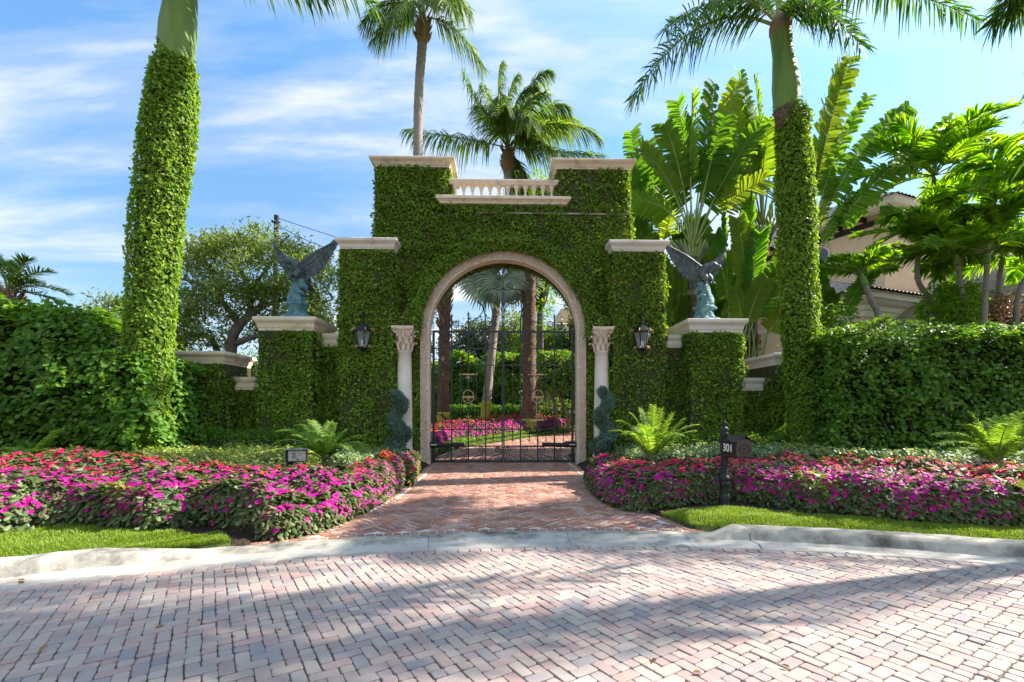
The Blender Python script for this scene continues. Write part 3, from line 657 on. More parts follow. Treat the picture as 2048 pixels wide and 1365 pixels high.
# flanking towers with caps, columns
YT = 13.5; YTB = 15.3
for s in (-1, 1):
    x0, x1 = sorted((XC + s * 3.08, XC + s * 4.56)); zt = EYE + (HY - 503) / 960 * YT; zc = EYE + (HY - 478) / 960 * (YT - .15)
    g = Geo(); box(g, x0, x1, YT, YTB, -.05, zt + .03); g.build('side_tower', M['vinewall'], GH)
    T_ = [o for o in GH.children if o.name.startswith('side_tower')][-1]
    g = Geo(); ivy_box(g, x0, x1, YT, YTB, .1, zt, 'FLR', 860, thick=.09); g.build('ivy', M['ivy'], T_)
    g = Geo(); mould(g, x0 + .04, x1 - .04, YT + .04, YTB, capprof(zt, zc - zt + .02, .16)); g.build('cap', M['stone_pale'], T_)
    # Corinthian column
    cx, cy = XC + s * 2.82, 13.72; zcap = EYE + (HY - 703) / 960 * cy; zab = EYE + (HY - 656) / 960 * cy; zb = .12
    g = Geo(); lathe(g, (cx, cy, 0), [(.235, zb + .22), (.225, zb + .5), (.225, zb + 1.2), (.205, zcap - .6), (.19, zcap - .06), (.21, zcap - .045), (.215, zcap - .02), (.2, zcap), (.17, zcap + .01)], 28, 0)
    COLM = g.build('column_shaft', M['stone_pale'], GH)
    g = Geo(); box(g, cx - .3, cx + .3, cy - .3, cy + .28, -.02, zb); lathe(g, (cx, cy, 0), [(.29, zb), (.3, zb + .04), (.29, zb + .09), (.25, zb + .11), (.245, zb + .14), (.27, zb + .16), (.27, zb + .2), (.24, zb + .225)], 28, 0); g.build('column_base', M['capital'], GH)
    g = Geo(); hc = zab - zcap
    lathe(g, (cx, cy, 0), [(.16, zcap), (.19, zcap + .05 * hc), (.2, zcap + .4 * hc), (.24, zcap + .7 * hc), (.30, zcap + .84 * hc)], 20, 0)
    for ring, (zr, rl, hh, ww, nn, off) in enumerate([(.0, .205, .36, .085, 8, 0), (.24, .215, .40, .085, 8, .5), (.5, .23, .36, .06, 8, 0)]):
        for q in range(nn):
            a = (q + off) * 2 * pi / nn; d = np.array([cos(a), sin(a), 0]); tt = np.array([-sin(a), cos(a), 0]); z0 = zcap + zr * hc; P = []
            for f, o, w in [(0, 0, 1), (.45, .015, 1.1), (.8, .05, .95), (1, .11, .6), (.9, .145, .35), (.78, .14, .15)]:
                c = np.array([cx, cy, z0 + f * hh * hc]) + d * (rl + o); P += [c - tt * ww * w * .9 - d * .012, c + d * .03, c + tt * ww * w * .9 - d * .012, c - d * .03]
            Fq = [[4 * i_ + k_, 4 * i_ + (k_ + 1) % 4, 4 * i_ + 4 + (k_ + 1) % 4, 4 * i_ + 4 + k_] for i_ in range(5) for k_ in range(4)]
            g.add(P, np.array(Fq), 0, True)
    for q in range(4):
        a = pi / 4 + q * pi / 2; d = np.array([cos(a), sin(a), 0]); c = np.array([cx, cy, zcap + .80 * hc]) + d * .31
        t = np.linspace(0, 4 * pi, 26); rr2 = .075 * (1 - t / (4.6 * pi)); P = c + np.outer(rr2 * np.cos(t + 1.2), d) + np.outer(rr2 * np.sin(t + 1.2), [0, 0, 1]); tube(g, P, .018, 6, 0)
    # abacus with concave sides
    V = []; m = 6
    for z, k in ((zcap + .86 * hc, .93), (zcap + .9 * hc, 1), (zcap + .97 * hc, 1.03), (zab, 1.03)):
        for q in range(4):
            for i_ in range(m):
                f = i_ / m; a0_, a1_ = pi / 4 + q * pi / 2, pi / 4 + (q + 1) * pi / 2
                p = (1 - f) * np.array([cos(a0_), sin(a0_)]) + f * np.array([cos(a1_), sin(a1_)]); p = p * (.43 - .05 * 4 * f * (1 - f)) * k; V.append((cx + p[0], cy + p[1], z))
    nn = 24; Fq = [[r_ * nn + i_, r_ * nn + (i_ + 1) % nn, (r_ + 1) * nn + (i_ + 1) % nn, (r_ + 1) * nn + i_] for r_ in range(3) for i_ in range(nn)]
    g.add(V, [np.array(Fq), np.arange(nn)[::-1][None], np.arange(3 * nn, 4 * nn)[None]], 0)
    g.build('column_capital', M['capital'], GH)
    # wall return above the capital (entablature block the column carries)
    xa, xb = sorted((XC + s * 2.52, XC + s * 3.10)); g = Geo(); box(g, xa, xb, YF - .42, YF - .001, zab, zab + .34); g.build('impost_block', M['vinewall'], GH)
    IB = [o for o in GH.children if o.name.startswith('impost_block')][-1]
    g = Geo(); ivy_box(g, xa, xb, YF - .42, YF, zab + .05, zab + .34, 'FLRT', 520, thick=.06); g.build('ivy', M['ivy'], IB)

# ------------------------------------------------------------------ wing walls
capz = lambda py, Y=13.36: EYE + (HY - py) / 960 * Y
for s, side in ((-1, 'left'), (1, 'right')):
    W = thing('wing_wall', f'stepped ivy clad wing wall on the {side} side of the arch, with an eagle pedestal and flat stone caps', 'garden wall', (XC + s * 6.8, 14.3, 0))
    def sx(a, b): return sorted((XC + s * a, XC + s * b))
    lowout = 9.15 if s > 0 else 9.4
    for nm, (a, b), y0, y1, zt, zc, o in (('eagle_pier', (5.30, 6.80), 13.5, 15.0, capz(662), capz(635), .15), ('end_pier', (7.78, lowout), 13.5, 15.0, capz(728), capz(704), .15),
                                   ('upper_panel', (4.58, 5.30), 14.0, 14.7, capz(694, 13.9), capz(668, 13.9), .09), ('lower_panel', (6.80, 7.78), 14.0, 14.7, capz(781, 13.9), capz(755, 13.9), .09)):
        x0, x1 = sx(a, b); g = Geo(); e = 0 if 'pier' in nm else -.003
        box(g, x0 - e, x1 + e, y0, y1, -.05, zt + .03); p = g.build(nm, M['vinewall'] if nm != 'end_pier' or True else M['stucco'], W)
        g = Geo(); fc = 'FLR' if 'pier' in nm else 'F'
        if 'pier' in nm:
            ivy_box(g, x0, x1, y0, y1, .1, zt, 'F', 860, thick=.09)
            inner = 'L' if s > 0 else 'R'; outer = 'R' if s > 0 else 'L'
            if nm == 'end_pier': ivy_box(g, x0, x1, y0, y1 - .5, .1, zt - .35, inner, 800)
            else: ivy_box(g, x0, x1, y0, y1, .1, zt, inner, 800)
            ivy_box(g, x0, x1, y0, y1, .1, zt - .1, outer, 500)
        else: ivy_box(g, x0, x1, y0, y1, .1, zt, 'F', 820, thick=.09)
        g.build('ivy', M['ivy'], p)
        g = Geo(); a_, b_ = (x0 + .03, x1 - .03) if 'pier' in nm else (x0 + o + .004 - .0, x1 - o - .004)
        mould(g, a_, b_, y0 + .03, y1 - .03, capprof(zt, zc - zt, o)); g.build('cap', M['stone'] if s < 0 else M['stone_pale'], p)

# ------------------------------------------------------------------ wrought iron gate leaves
YG = 14.35
def gp(zx, zy): return np.array([X_(830 + zx / 2.967, YG), YG, EYE + (HY - (500 + zy / 2.967)) / 960 * YG])
def spiral(g, c, r, turns, a0, cw, R=.008, mat=0, rin=.12, yoff=0, ret=False):
    t = np.linspace(0, 1, int(16 * turns)); a = a0 + (-1 if cw else 1) * 2 * pi * turns * t; q = r * (1 - (1 - rin) * t)
    P = np.stack([c[0] + q * np.cos(a), np.full(len(t), c[1] + yoff), c[2] + q * np.sin(a)], 1)
    if ret: return P
    tube(g, P, R, 5, mat)
def finial(g, c, h=.16, mat=0, up=np.array([0, 0, 1.0]), side=np.array([1.0, 0, 0])):
    c = np.asarray(c, float)
    tube(g, np.array([c, c + up * h * .3, c + up * h * .65, c + up * h]), [.010, .024, .02, .003], 6, mat)
    for s in (-1, 1): tube(g, bez([c + up * h * .15, c + up * h * .55 + side * s * h * .22, c + up * h * .45 + side * s * h * .42], 6), [.010, .012, .012, .011, .008, .004], 5, mat)
    tube(g, np.array([c + up * h * .12 - side * h * .28, c + up * h * .12 + side * h * .28]), .010, 5, mat)
CG = 522.5
mid = gp(CG, 0)[0]
for s, side in ((-1, 'left'), (1, 'right')):
    hx = gp(CG + s * 412, 0)[0]
    GL = thing('gate_leaf', f'{side} leaf of the black wrought iron gate with scrollwork and gilded crosses', 'gate', (hx, YG, .04), group=None)
    def P(dx, zy): q = gp(CG + s * dx, zy); return q
    def Xg(dx): return P(dx, 0)[0]
    def Zg(zy): return P(0, zy)[2]
    zb, z893, z859, z731, z698, z664 = Zg(1272) + .0, Zg(1165), Zg(1065), Zg(685), Zg(587), Zg(487)
    zb = max(zb, .08)
    g = Geo()
    def hbar(z, h, x0=4, x1=412, d=.02): a, b = sorted((Xg(x0), Xg(x1))); box(g, a, b, YG - d, YG + d, z - h, z + h)
    hbar(zb, .035); hbar(z664, .032); hbar(z893, .018, d=.012)
    for dx, w, zt in ((412, .035, z664 + .03), (5, .019, Zg(250))):
        x = Xg(dx); box(g, x - w, x + w, YG - .024, YG + .024, zb - .03, zt)
    g.build('frame', M['iron'], GL)
    g = Geo(); hbar(z698, .016, d=.01); hbar(z731, .011, d=.008); hbar(z859, .016, d=.01)
    tops = {305: 405, 206: 393, 103: 487}
    for dx, ty in tops.items(): x = Xg(dx); box(g, x - .02, x + .02, YG - .016, YG + .016, zb, Zg(ty))
    # the two inner uprights carry on as shepherd's crooks above the top rail
    P1 = bez([P(103, 487), P(103, 400), P(103, 340), P(140, 318)], 14) if True else None
    tube(g, P1, .021, 6, 0)
    for dx in (57, 156, 255, 358): x = Xg(dx); tube(g, [(x, YG, Zg(1130)), (x, YG, Zg(655))], .012, 5); sphere(g, (x, YG, Zg(1133)), .022, 8, 5); 
    for dx in (175, 240): tube(g, [P(dx, 740), P(dx, 1010)], .010, 5)
    g.build('bars', M['iron'], GL)
    # scrolls
    g = Geo(); R = .0125
    for i, dx in enumerate((4, 103, 206, 305)):
        w = 101.0
        # bottom panel: S scroll in each bay, big spiral low, small spiral high, both hugging the inner bar
        c1 = P(dx + 27, 1248); c2 = P(dx + 28, 1187); r1 = .118; r2 = .10
        cw = s > 0
        spiral(g, c1, r1, 1.9, pi / 2 + (s > 0) * pi * 0, not cw, R)
        A_ = spiral(g, c2, r2, 1.8, radians(200 if s > 0 else -20), cw, R, ret=True)
        L_ = bez([P(dx + w - 4, 1262), P(dx + w - 30, 1222), P(dx + 35, 1222), A_[0] + np.array([0, 0, -.07]) , ], 14)
        tube(g, np.vstack([L_[:-1], A_]), R, 5)
        # band between the two upper rails
        c3 = P(dx + 22, 512); A_ = spiral(g, c3, .085, 1.7, radians(180 if s > 0 else 0), cw, R, ret=True)
        tube(g, np.vstack([bez([P(dx + w - 4, 583), P(dx + w - 40, 548), P(dx + 10, 555), A_[0]], 10)[:-1], A_]), R, 5)
    for dx in (103, 206, 305):
        for sg in (-1, 1):
            if dx + sg * 26 > 400: continue
            c = P(dx + sg * 27, 1038); A_ = spiral(g, c, .10, 1.6, -pi / 2, (sg * s) > 0, R * .9, ret=True); tube(g, A_, R * .9, 5)
    for c, r, a in ((P(57, 442), .13, -90), (P(276, 440), .11, -90), (P(336, 450), .12, -90)): spiral(g, c, r, 2.0, radians(a), s < 0, .014)
    # large S from the post to the outer bar top
    tube(g, smoothline([P(305, 470), P(250, 482), P(222, 470), P(220, 432), P(200, 432), P(150, 405), P(112, 350), P(106, 300)], 30), .014, 5)
    # centre post cresting (each leaf carries its half)
    spiral(g, P(36, 214), .115, 1.8, radians(-90), s < 0, .014); spiral(g, P(74, 284), .125, 2.0, radians(-90), s < 0, .014)
    tube(g, smoothline([P(6, 380), P(12, 350), P(35, 322), P(74, 310)], 12), .014, 5); tube(g, smoothline([P(6, 232), P(25, 238), P(60, 232), P(100, 242), P(112, 265)], 14), .013, 5)
    g.build('scrollwork', M['iron'], GL)
    g = Geo()
    for dx, ty in ((305, 405), (206, 393)): finial(g, P(dx, ty), .14); g.build('fleur_finial', M['bronze'], GL); g = Geo()
    finial(g, P1[-1], .13, up=np.array([s * .75, 0, .66]), side=np.array([.66, 0, -s * .75]))
    g.build('fleur_finial', M['bronze'], GL)
    if s < 0: g = Geo(); finial(g, gp(CG, 250), .4); g.build('crest_finial', M['bronze'], GL)
    for dx in (57, 156, 255, 358):
        g = Geo(); finial(g, P(dx, 660), .15); g.build('gilded_fleur', M['gold'], GL)
        for zy in (740, 1008): g = Geo(); sphere(g, P(dx, zy), .03, 8, 5); g.build('knob', M['gold'], GL)
    for zy in (740, 874, 1010):
        a, b = sorted((Xg(206 - 36), Xg(206 + 36))); g = Geo(); box(g, a, b, YG - .03, YG + .004, Zg(zy) - .018, Zg(zy) + .018); q = P(206, zy); finial(g, q + [0, 0, .0 if zy != 874 else -.13], .24, up=np.array([0, 0, -1.0 if zy == 740 else 1.0])); g.build('gilded_cross', M['gold'], GL)
    g = Geo(); t = np.linspace(0, 2 * pi, 33); c = P(206, 872); tube(g, np.stack([c[0] + .165 * np.cos(t), np.full(33, YG - .03), c[2] + .19 * np.sin(t)], 1), .013, 6); g.build('gilded_ring', M['gold'], GL); g = Geo()
    a, b = sorted((Xg(3), Xg(42))); box(g, a, b, YG - .035, YG + .0, Zg(386) - .016, Zg(386) + .016)
    g.build('gilded_bar', M['gold'], GL)
    g = Geo()
    for zy in (600, 1225): x = Xg(424); box(g, x - .05, x + .05, YG - .05, YG + .05, Zg(zy) - .07, Zg(zy) + .07)
    g.build('hinge', M['boxmetal'], GL)
    # ram operator in front of the leaf
    y0 = YG - .22; z = Zg(1156)
    GO = thing('gate_operator', f'black tubular ram motor fixed across the foot of the {side} gate leaf', 'gate motor', (Xg(430), y0, z), group='ram motors of the gate')
    g = Geo(); xa, xb, xc, xd = Xg(228), Xg(350), Xg(455), Xg(466)
    tube(g, [(xa, y0, z + .02), (xb, y0, z), (xb + s * .04, y0, z)], [.062, .066, .05], 12, 0, False); g.build('ram_tube', M['blackbox'], GO)
    g = Geo(); tube(g, [(xb, y0, z), (xb + s * .10, y0, z + .015), (xb + s * .3, y0, z + .02), (xc - s * .1, y0, z + .0), (xd, y0, z - .01)], [.075, .1, .098, .078, .02], 10, 0, False); p = g.build('motor_housing', M['blackbox'], GO)
    g = Geo(); xm = (xb + xc) / 2; box(g, xm - .09, xm + .09, y0 - .1005, y0 - .085, z + .0, z + .035); g.build('nameplate', M['steel'], p)
    g = Geo(); box(g, *sorted((xd - s * .1, XC + s * 2.2)), y0 - .02, y0 + .02, z - .05, z - .02); tube(g, [(xa + s * .03, y0, z - .04), (xa + s * .03, YG, z - .06)], .015, 6); g.build('bracket', M['iron'], GO)

# ------------------------------------------------------------------ wall lanterns
def lantern(px, label, first=None):
    Y = 13.28; x = X_(px, Y); z = EYE + (HY - 678) / 960 * Y
    if first is not None: return copy_thing(first, (x, Y, z), label)
    L = thing('wall_lantern', label, 'lantern', (x, Y, z), group='lanterns on the towers')
    def ringz(r, z_): return [(x + r * cos(a), Y + r * sin(a), z + z_) for a in np.arange(6) * pi / 3]
    g = Geo(); top, bot = .20, -.26; rt, rb = .225, .135
    for k in range(6): a, b = np.array(ringz(rt, top)[k]), np.array(ringz(rb, bot)[k]); tube(g, [a, b], .014, 5); 
    for r, z_ in ((rt, top), (rb, bot)): P = ringz(r, z_); tube(g, P + [P[0]], .016, 5)
    g.build('lantern_frame', M['blackbox'], L)
    g = Geo(); V = np.array(ringz(rt - .012, top) + ringz(rb - .01, bot)); g.add(V, [np.array([[k, (k + 1) % 6, 6 + (k + 1) % 6, 6 + k] for k in range(6)])]); g.build('glass', M['lampglass'], L)
    g = Geo(); V = np.concatenate([ringz(r, z_) for r, z_ in [(.25, .195), (.25, .215), (.17, .30), (.12, .36), (.06, .39), (.06, .45), (.075, .46), (.03, .5)]])
    n = 8; g.add(V, [np.array([[i_ * 6 + k, i_ * 6 + (k + 1) % 6, i_ * 6 + 6 + (k + 1) % 6, i_ * 6 + 6 + k] for i_ in range(n - 1) for k in range(6)]), np.arange(6)[::-1][None], np.arange(42, 48)[None]]); g.build('roof', M['blackbox'], L)
    g = Geo(); lathe(g, (x, Y, z), [(.14, bot - .03), (.15, bot), (.14, bot + .02)], 6, 0, False); lathe(g, (x, Y, z), [(.005, bot - .14), (.03, bot - .12), (.012, bot - .09), (.05, bot - .06), (.13, bot - .03)], 10); g.build('base_drop', M['blackbox'], L)
    g = Geo()
    for k in range(6):
        for r, z_, sc in ((.245, .2, .09), (.15, bot, .08)):
            a = k * pi / 3; d = np.array([cos(a), sin(a), 0]); c = np.array([x, Y, z + z_]) + d * r; t = np.linspace(0, 1, 10)
            P = c + np.outer(.09 * t, d) + np.outer(sc * np.sin(t * 3.6) * .8, [0, 0, 1]); g = Geo(); tube(g, P, .014 * (1 - .4 * t), 5); g.build('scroll_bracket', M['gold'], L)
    g = Geo()
    for q in range(3): a = q * 2 * pi / 3; tube(g, [(x + .04 * cos(a), Y + .04 * sin(a), z + bot + .02), (x + .04 * cos(a), Y + .04 * sin(a), z + bot + .2)], .013, 6); g.build('candle', M['white'], L); g = Geo()

    g = Geo(); P = smoothline([(x, YT + .02, z + .42), (x, YT - .05, z + .40), (x, Y + .02, z + .62), (x, Y - .0, z + .60), (x, Y, z + .48)], 18); tube(g, P, .02, 6)
    spiral(g, np.array([x, Y + .12, z + .70]), .06, 1.5, 0, True, .015); tube(g, [(x, YT + .03, z + .2), (x, YT + .03, z + .62)], .045, 6); g.build('wall_bracket', M['blackbox'], L)
    for q in (-1, 1): pass
    return L
l1 = lantern(725, 'black hexagonal lantern hung on the tower nearest the left stone column')
lantern(1284, 'black hexagonal lantern hung on the tower nearest the right stone column', l1)
# ------------------------------------------------------------------ beds: flowers, ground cover, lawn
def resample(P, n):
    P = np.asarray(P, float); s = np.concatenate([[0], np.cumsum(np.linalg.norm(np.diff(P, axis=0), axis=1))])
    t = np.linspace(0, s[-1], n); return np.stack([np.interp(t, s, P[:, k]) for k in range(P.shape[1])], 1)
class Bed:
    def __init__(b, front, back, hmax, edge=.22, bump=.06, seed=0, bf=2.2, backfall=True):
        b.F, b.B = resample(smoothline(front, 60), 80), resample(smoothline(back, 60), 80); b.h, b.e, b.bump, b.seed, b.bf, b.back = hmax, edge, bump, seed, bf, backfall
        b.area = np.sum(np.linalg.norm(np.diff(b.F, axis=0), axis=1) * np.linalg.norm(b.B - b.F, axis=1)[:-1])
        b.w = np.linalg.norm(b.B - b.F, axis=1).mean()
    def pos(b, u, v, k=1.0):
        i = u * 79; P = np.stack([np.interp(i, np.arange(80), (b.F)[:, c]) for c in (0, 1)], -1); Q = np.stack([np.interp(i, np.arange(80), (b.B)[:, c]) for c in (0, 1)], -1)
        p = P + (Q - P) * v[..., None]; w = np.linalg.norm(Q - P, axis=-1)
        d1 = np.clip(v * w / b.e, 0, 1); d2 = np.clip((1 - v) * w / b.e, 0, 1) if b.back else np.ones_like(v)
        L = 9.0; ue = np.clip(np.minimum(u, 1 - u) * L / b.e * 2, 0, 1)
        d = d1 * d2 * ue if True else d1
        h = (b.h + b.bump * vnoise(p, b.bf, b.seed) + .5 * b.bump * vnoise(p, b.bf * 3, b.seed + 1)) * np.sqrt(np.clip(1 - (1 - d) ** 2, 0, 1)) * k
        return np.concatenate([p, (gheight(p) + h)[..., None]], -1)
    def sample(b, n, vpow=1.0):
        u, v = rng.uniform(.001, .999, n), rng.uniform(0, 1, n) ** vpow
        # extra samples on the steep faces
        P = b.pos(u, v); e = 1e-3; du = b.pos(np.clip(u + e, 0, 1), v) - P; dv = b.pos(u, np.clip(v + .01, 0, 1)) - P
        Nn = nz(np.cross(du, dv)); Nn = np.where(Nn[:, 2:] < 0, -Nn, Nn)
        return P, Nn, u, v
    def mesh(b, g, mat, k=.75, nu=90, nv=22):
        U, V_ = np.meshgrid(np.linspace(0, 1, nu), np.linspace(0, 1, nv) ** 1.6, indexing='ij'); P = b.pos(U.ravel(), V_.ravel(), k); P[:, 2] -= .01
        i, j = np.meshgrid(np.arange(nu - 1), np.arange(nv - 1), indexing='ij')
        g.add(P, [np.stack([i * nv + j, (i + 1) * nv + j, (i + 1) * nv + j + 1, i * nv + j + 1], -1).reshape(-1, 4)], mat, True)
def blooms(g, P, Nn, r, mats, choice):
    n = len(P); up = nz(Nn + np.array([0, -.35, .45]) + .3 * rng.normal(size=(n, 3)))
    T = nz(np.cross(up, rng.normal(size=(n, 3)))); W = np.cross(up, T); r = (r * rng.uniform(.75, 1.25, n))[:, None]
    V = []; 
    for k in range(5):
        a = k * 2 * pi / 5; d = T * cos(a) + W * sin(a); e = -T * sin(a) + W * cos(a)
        V += [P, P + (d * .75 + e * .58) * r + up * r * .12, P + d * r * 1.08, P + (d * .75 - e * .58) * r + up * r * .12]
    V = np.stack(V, 1)
    for m in mats:
        k = choice == m; q = V[k]
        if len(q): g.add(q.reshape(-1, 3), [np.arange(q.shape[0] * 20).reshape(-1, 4)], m)
def flowerbed(bed, name, label, nl, nf, colorfn, r=.028, L=.10):
    g = Geo(); bed.mesh(g, 0)
    u, v = rng.uniform(0.001, .999, nl), np.choose(rng.integers(0, 4, nl), [rng.uniform(0, .07, nl), rng.uniform(0, .28, nl), rng.uniform(0, 1, nl), rng.uniform(0, 1, nl)]); 
    P, Nn, u, v = Bed_sample(bed, u, v)
    P += Nn * rng.uniform(-.06, .03, (nl, 1)); lime = vnoise(P, 1.1, 77) + .5 * (v - .6) > .62
    out = nz(Nn * np.array([1, 1, .15]) + 1e-6)
    for m, k in ((1, ~lime), (2, lime)):
        leaves(g, P[k], Nn[k] + np.array([0, 0, .5]), L, .42, m, six=True, tipbias=(0, -.5, -.5), spread=.8, tilt=.38, fold=-.06)
    u, v = rng.uniform(0.005, .995, nf), np.choose(rng.integers(0, 6, nf), [rng.uniform(0.005, .07, nf), rng.uniform(0.01, .12, nf), rng.uniform(.02, .3, nf), rng.uniform(0, 1, nf), rng.uniform(0, 1, nf), rng.uniform(.3, 1, nf)])
    P, Nn, u, v = Bed_sample(bed, u, v)
    # blooms come in small clusters
    k = vnoise(P, 9, 5) + .4 * vnoise(P, 3, 6) > -.35; P, Nn, u, v = P[k], Nn[k], u[k], v[k]
    P = P + Nn * rng.uniform(.005, .045, (len(P), 1)); blooms(g, P, Nn, r, (3, 4, 5), colorfn(P, u, v))
    o = g.build(name, [M['soil'], M['bedleaf'], M['bedleaf_lime'], M['magenta'], M['crimson'], M['orange']])
    return tag(o, label, 'flower bed', kind='stuff')
def Bed_sample(b, u, v):
    P = b.pos(u, v); e = 1e-3; du = b.pos(np.clip(u + e, 0, 1), v) - P; dv = b.pos(u, np.clip(v + .01, 0, 1)) - P
    Nn = nz(np.cross(du, dv) + 1e-9); Nn = np.where(Nn[:, 2:] < 0, -Nn, Nn); return P, Nn, u, v
def cf(mix=.42, orange=.5, seed=1):
    def f(P, u, v):
        a = v + .14 * rng.normal(size=len(P)) + .12 * vnoise(P, .8, seed)
        o = vnoise(P, 1.3, seed + 9) + .35 * rng.normal(size=len(P))
        c = np.where(a < mix, 3, 4); c = np.where((o > orange) & (a > mix * .75), 5, c); return c
    return f
gz = lambda L, z: [onground(x, y, z)[:2] for x, y in L]
bL = Bed(gz([(-240, 1112), (-100, 1088), (0, 1070), (150, 1053), (300, 1058)], .20) + gz([(400, 1062), (480, 1070), (560, 1070), (628, 1056), (688, 1036), (750, 1006), (792, 978), (826, 952), (836, 942)], .10),
         gz([(-330, 962), (-150, 956), (60, 948), (200, 942), (330, 948), (450, 954), (560, 958), (640, 950), (720, 935), (760, 920), (790, 918), (812, 918), (826, 920)], .60), .46, .24, .09, 3)
flowerbed(bL, 'flower_bed', 'long left bed of magenta, crimson and orange impatiens beside the driveway', 42000, 8600, cf(.46, .66, 1))
bR = Bed(gz([(1172, 944), (1184, 968), (1215, 990), (1260, 1004), (1340, 1008), (1450, 1006), (1560, 1018), (1700, 1034), (1850, 1046), (2048, 1056), (2200, 1070), (2340, 1090)], .18),
         gz([(1200, 908), (1230, 912), (1262, 918), (1300, 925), (1360, 932), (1450, 936), (1560, 936), (1700, 938), (1850, 944), (2048, 956), (2200, 964), (2400, 975)], .60), .44, .24, .085, 5)
flowerbed(bR, 'flower_bed', 'long right bed of crimson and magenta impatiens behind the mailbox', 44000, 9000, cf(.42, .70, 4))
# inside the gate
def gs(L, z): return [onground(x, y, z)[:2] for x, y in L]
lime_f = gs([(845, 924), (868, 914), (923, 897), (956, 892), (1006, 884), (1056, 876), (1122, 867), (1175, 861)], .05)
lime_f = [np.array(p) for p in lime_f]
def off(P, d):
    P = np.asarray(P); T = nz(np.gradient(P, axis=0)); return P + np.stack([-T[:, 1], T[:, 0]], 1) * d
lime_f = np.array(lime_f); LB = Bed(lime_f + [-.05, .08], lime_f + [-.2, .70], .16, .1, .02, 8)
g = Geo(); LB.mesh(g, 0, .6, 60, 8); P, Nn, _, _ = LB.sample(7000); leaves(g, P, Nn, .06, .6, 1, tilt=.6); tag(g.build('edging_plants', [M['soil'], M['bright']]), 'low lime green edging plants along the driveway inside the gate', 'ground cover', kind='stuff')
bI = Bed(lime_f + [-.2, .75], lime_f + [-.7, 3.6], .46, .3, .08, 9)
flowerbed(bI, 'flower_bed', 'magenta and red impatiens bed around the palm trunks seen through the gate', 13000, 5200, cf(.42, .25, 7), r=.045, L=.12)

def cover(name, label, front, back, h, n, L, mats, zf=.2, zb=.3, weights=(.5, 1), bump=.07, six=True, asp=.45):
    b = Bed(gz(front, zf), gz(back, zb), h, .25, bump, len(name) + n % 97, 1.8); g = Geo(); b.mesh(g, 0, .55, 70, 14)
    P, Nn, u, v = b.sample(n); P += Nn * rng.uniform(-.12, .05, (n, 1)); sel = vnoise(P, 1.0, 41) + .3 * rng.normal(size=n) > .15
    for m, k in ((1, ~sel), (2, sel)): leaves(g, P[k], Nn[k] + np.array([0, -.1, .3]), L, asp, m, six=six, tipbias=(0, -.3, 0), tilt=.5, fold=-.05)
    return tag(g.build(name, [M['soil']] + [M[m] for m in mats]), label, 'ground cover', kind='stuff')
cover('ground_cover', 'yellow and green variegated ground cover behind the left flowers', [(-330, 968), (-100, 960), (60, 955), (330, 954), (560, 962), (650, 952)], [(-250, 918), (0, 914), (150, 912), (300, 912), (480, 910), (620, 902)], .28, 15000, .085, ['varieg', 'bedleaf_lime'], .33, .40)
cover('ground_cover', 'white edged green ground cover around the cycad left of the arch', [(640, 950), (720, 935), (760, 922), (800, 921)], [(640, 908), (700, 905), (760, 906), (815, 908)], .30, 5000, .09, ['pale_varieg', 'varieg'], .33, .40)
cover('ground_cover', 'white and yellow variegated ground cover behind the right flowers', [(1215, 912), (1300, 928), (1450, 938), (1700, 940), (1900, 948), (2100, 962), (2400, 980)], [(1240, 906), (1340, 903), (1480, 901), (1660, 902), (1800, 904), (2000, 908), (2300, 920)], .30, 20000, .085, ['pale_varieg', 'varieg'], .33, .42)
# dark low shrubs against the wing walls
def bushrow(x0, x1, y0, y1, h, n, label, mat='clusia', seed=0):
    g = Geo(); b = Bed([(x0, y0), ((x0 + x1) / 2, y0), (x1, y0)], [(x0, y1), ((x0 + x1) / 2, y1), (x1, y1)], h, .3, .12, seed); b.mesh(g, 0, .7, 40, 12)
    P, Nn, u, v = b.sample(n); P += Nn * rng.uniform(-.15, .05, (n, 1)); leaves(g, P, Nn + np.array([0, -.2, 0]), .075, .4, 1, tilt=.6)
    return tag(g.build('low_shrubs', [M['core'], M[mat]]), label, 'shrubs', kind='stuff')
bushrow(X_(330, 12.9), X_(690, 12.9), 12.55, 13.4, .62, 6500, 'dark low shrubs along the foot of the left wing wall', 'clusia', 3)
bushrow(X_(1330, 12.9), X_(1655, 12.9), 12.6, 13.4, .55, 5500, 'dark low shrubs along the foot of the right wing wall', 'clusia', 4)

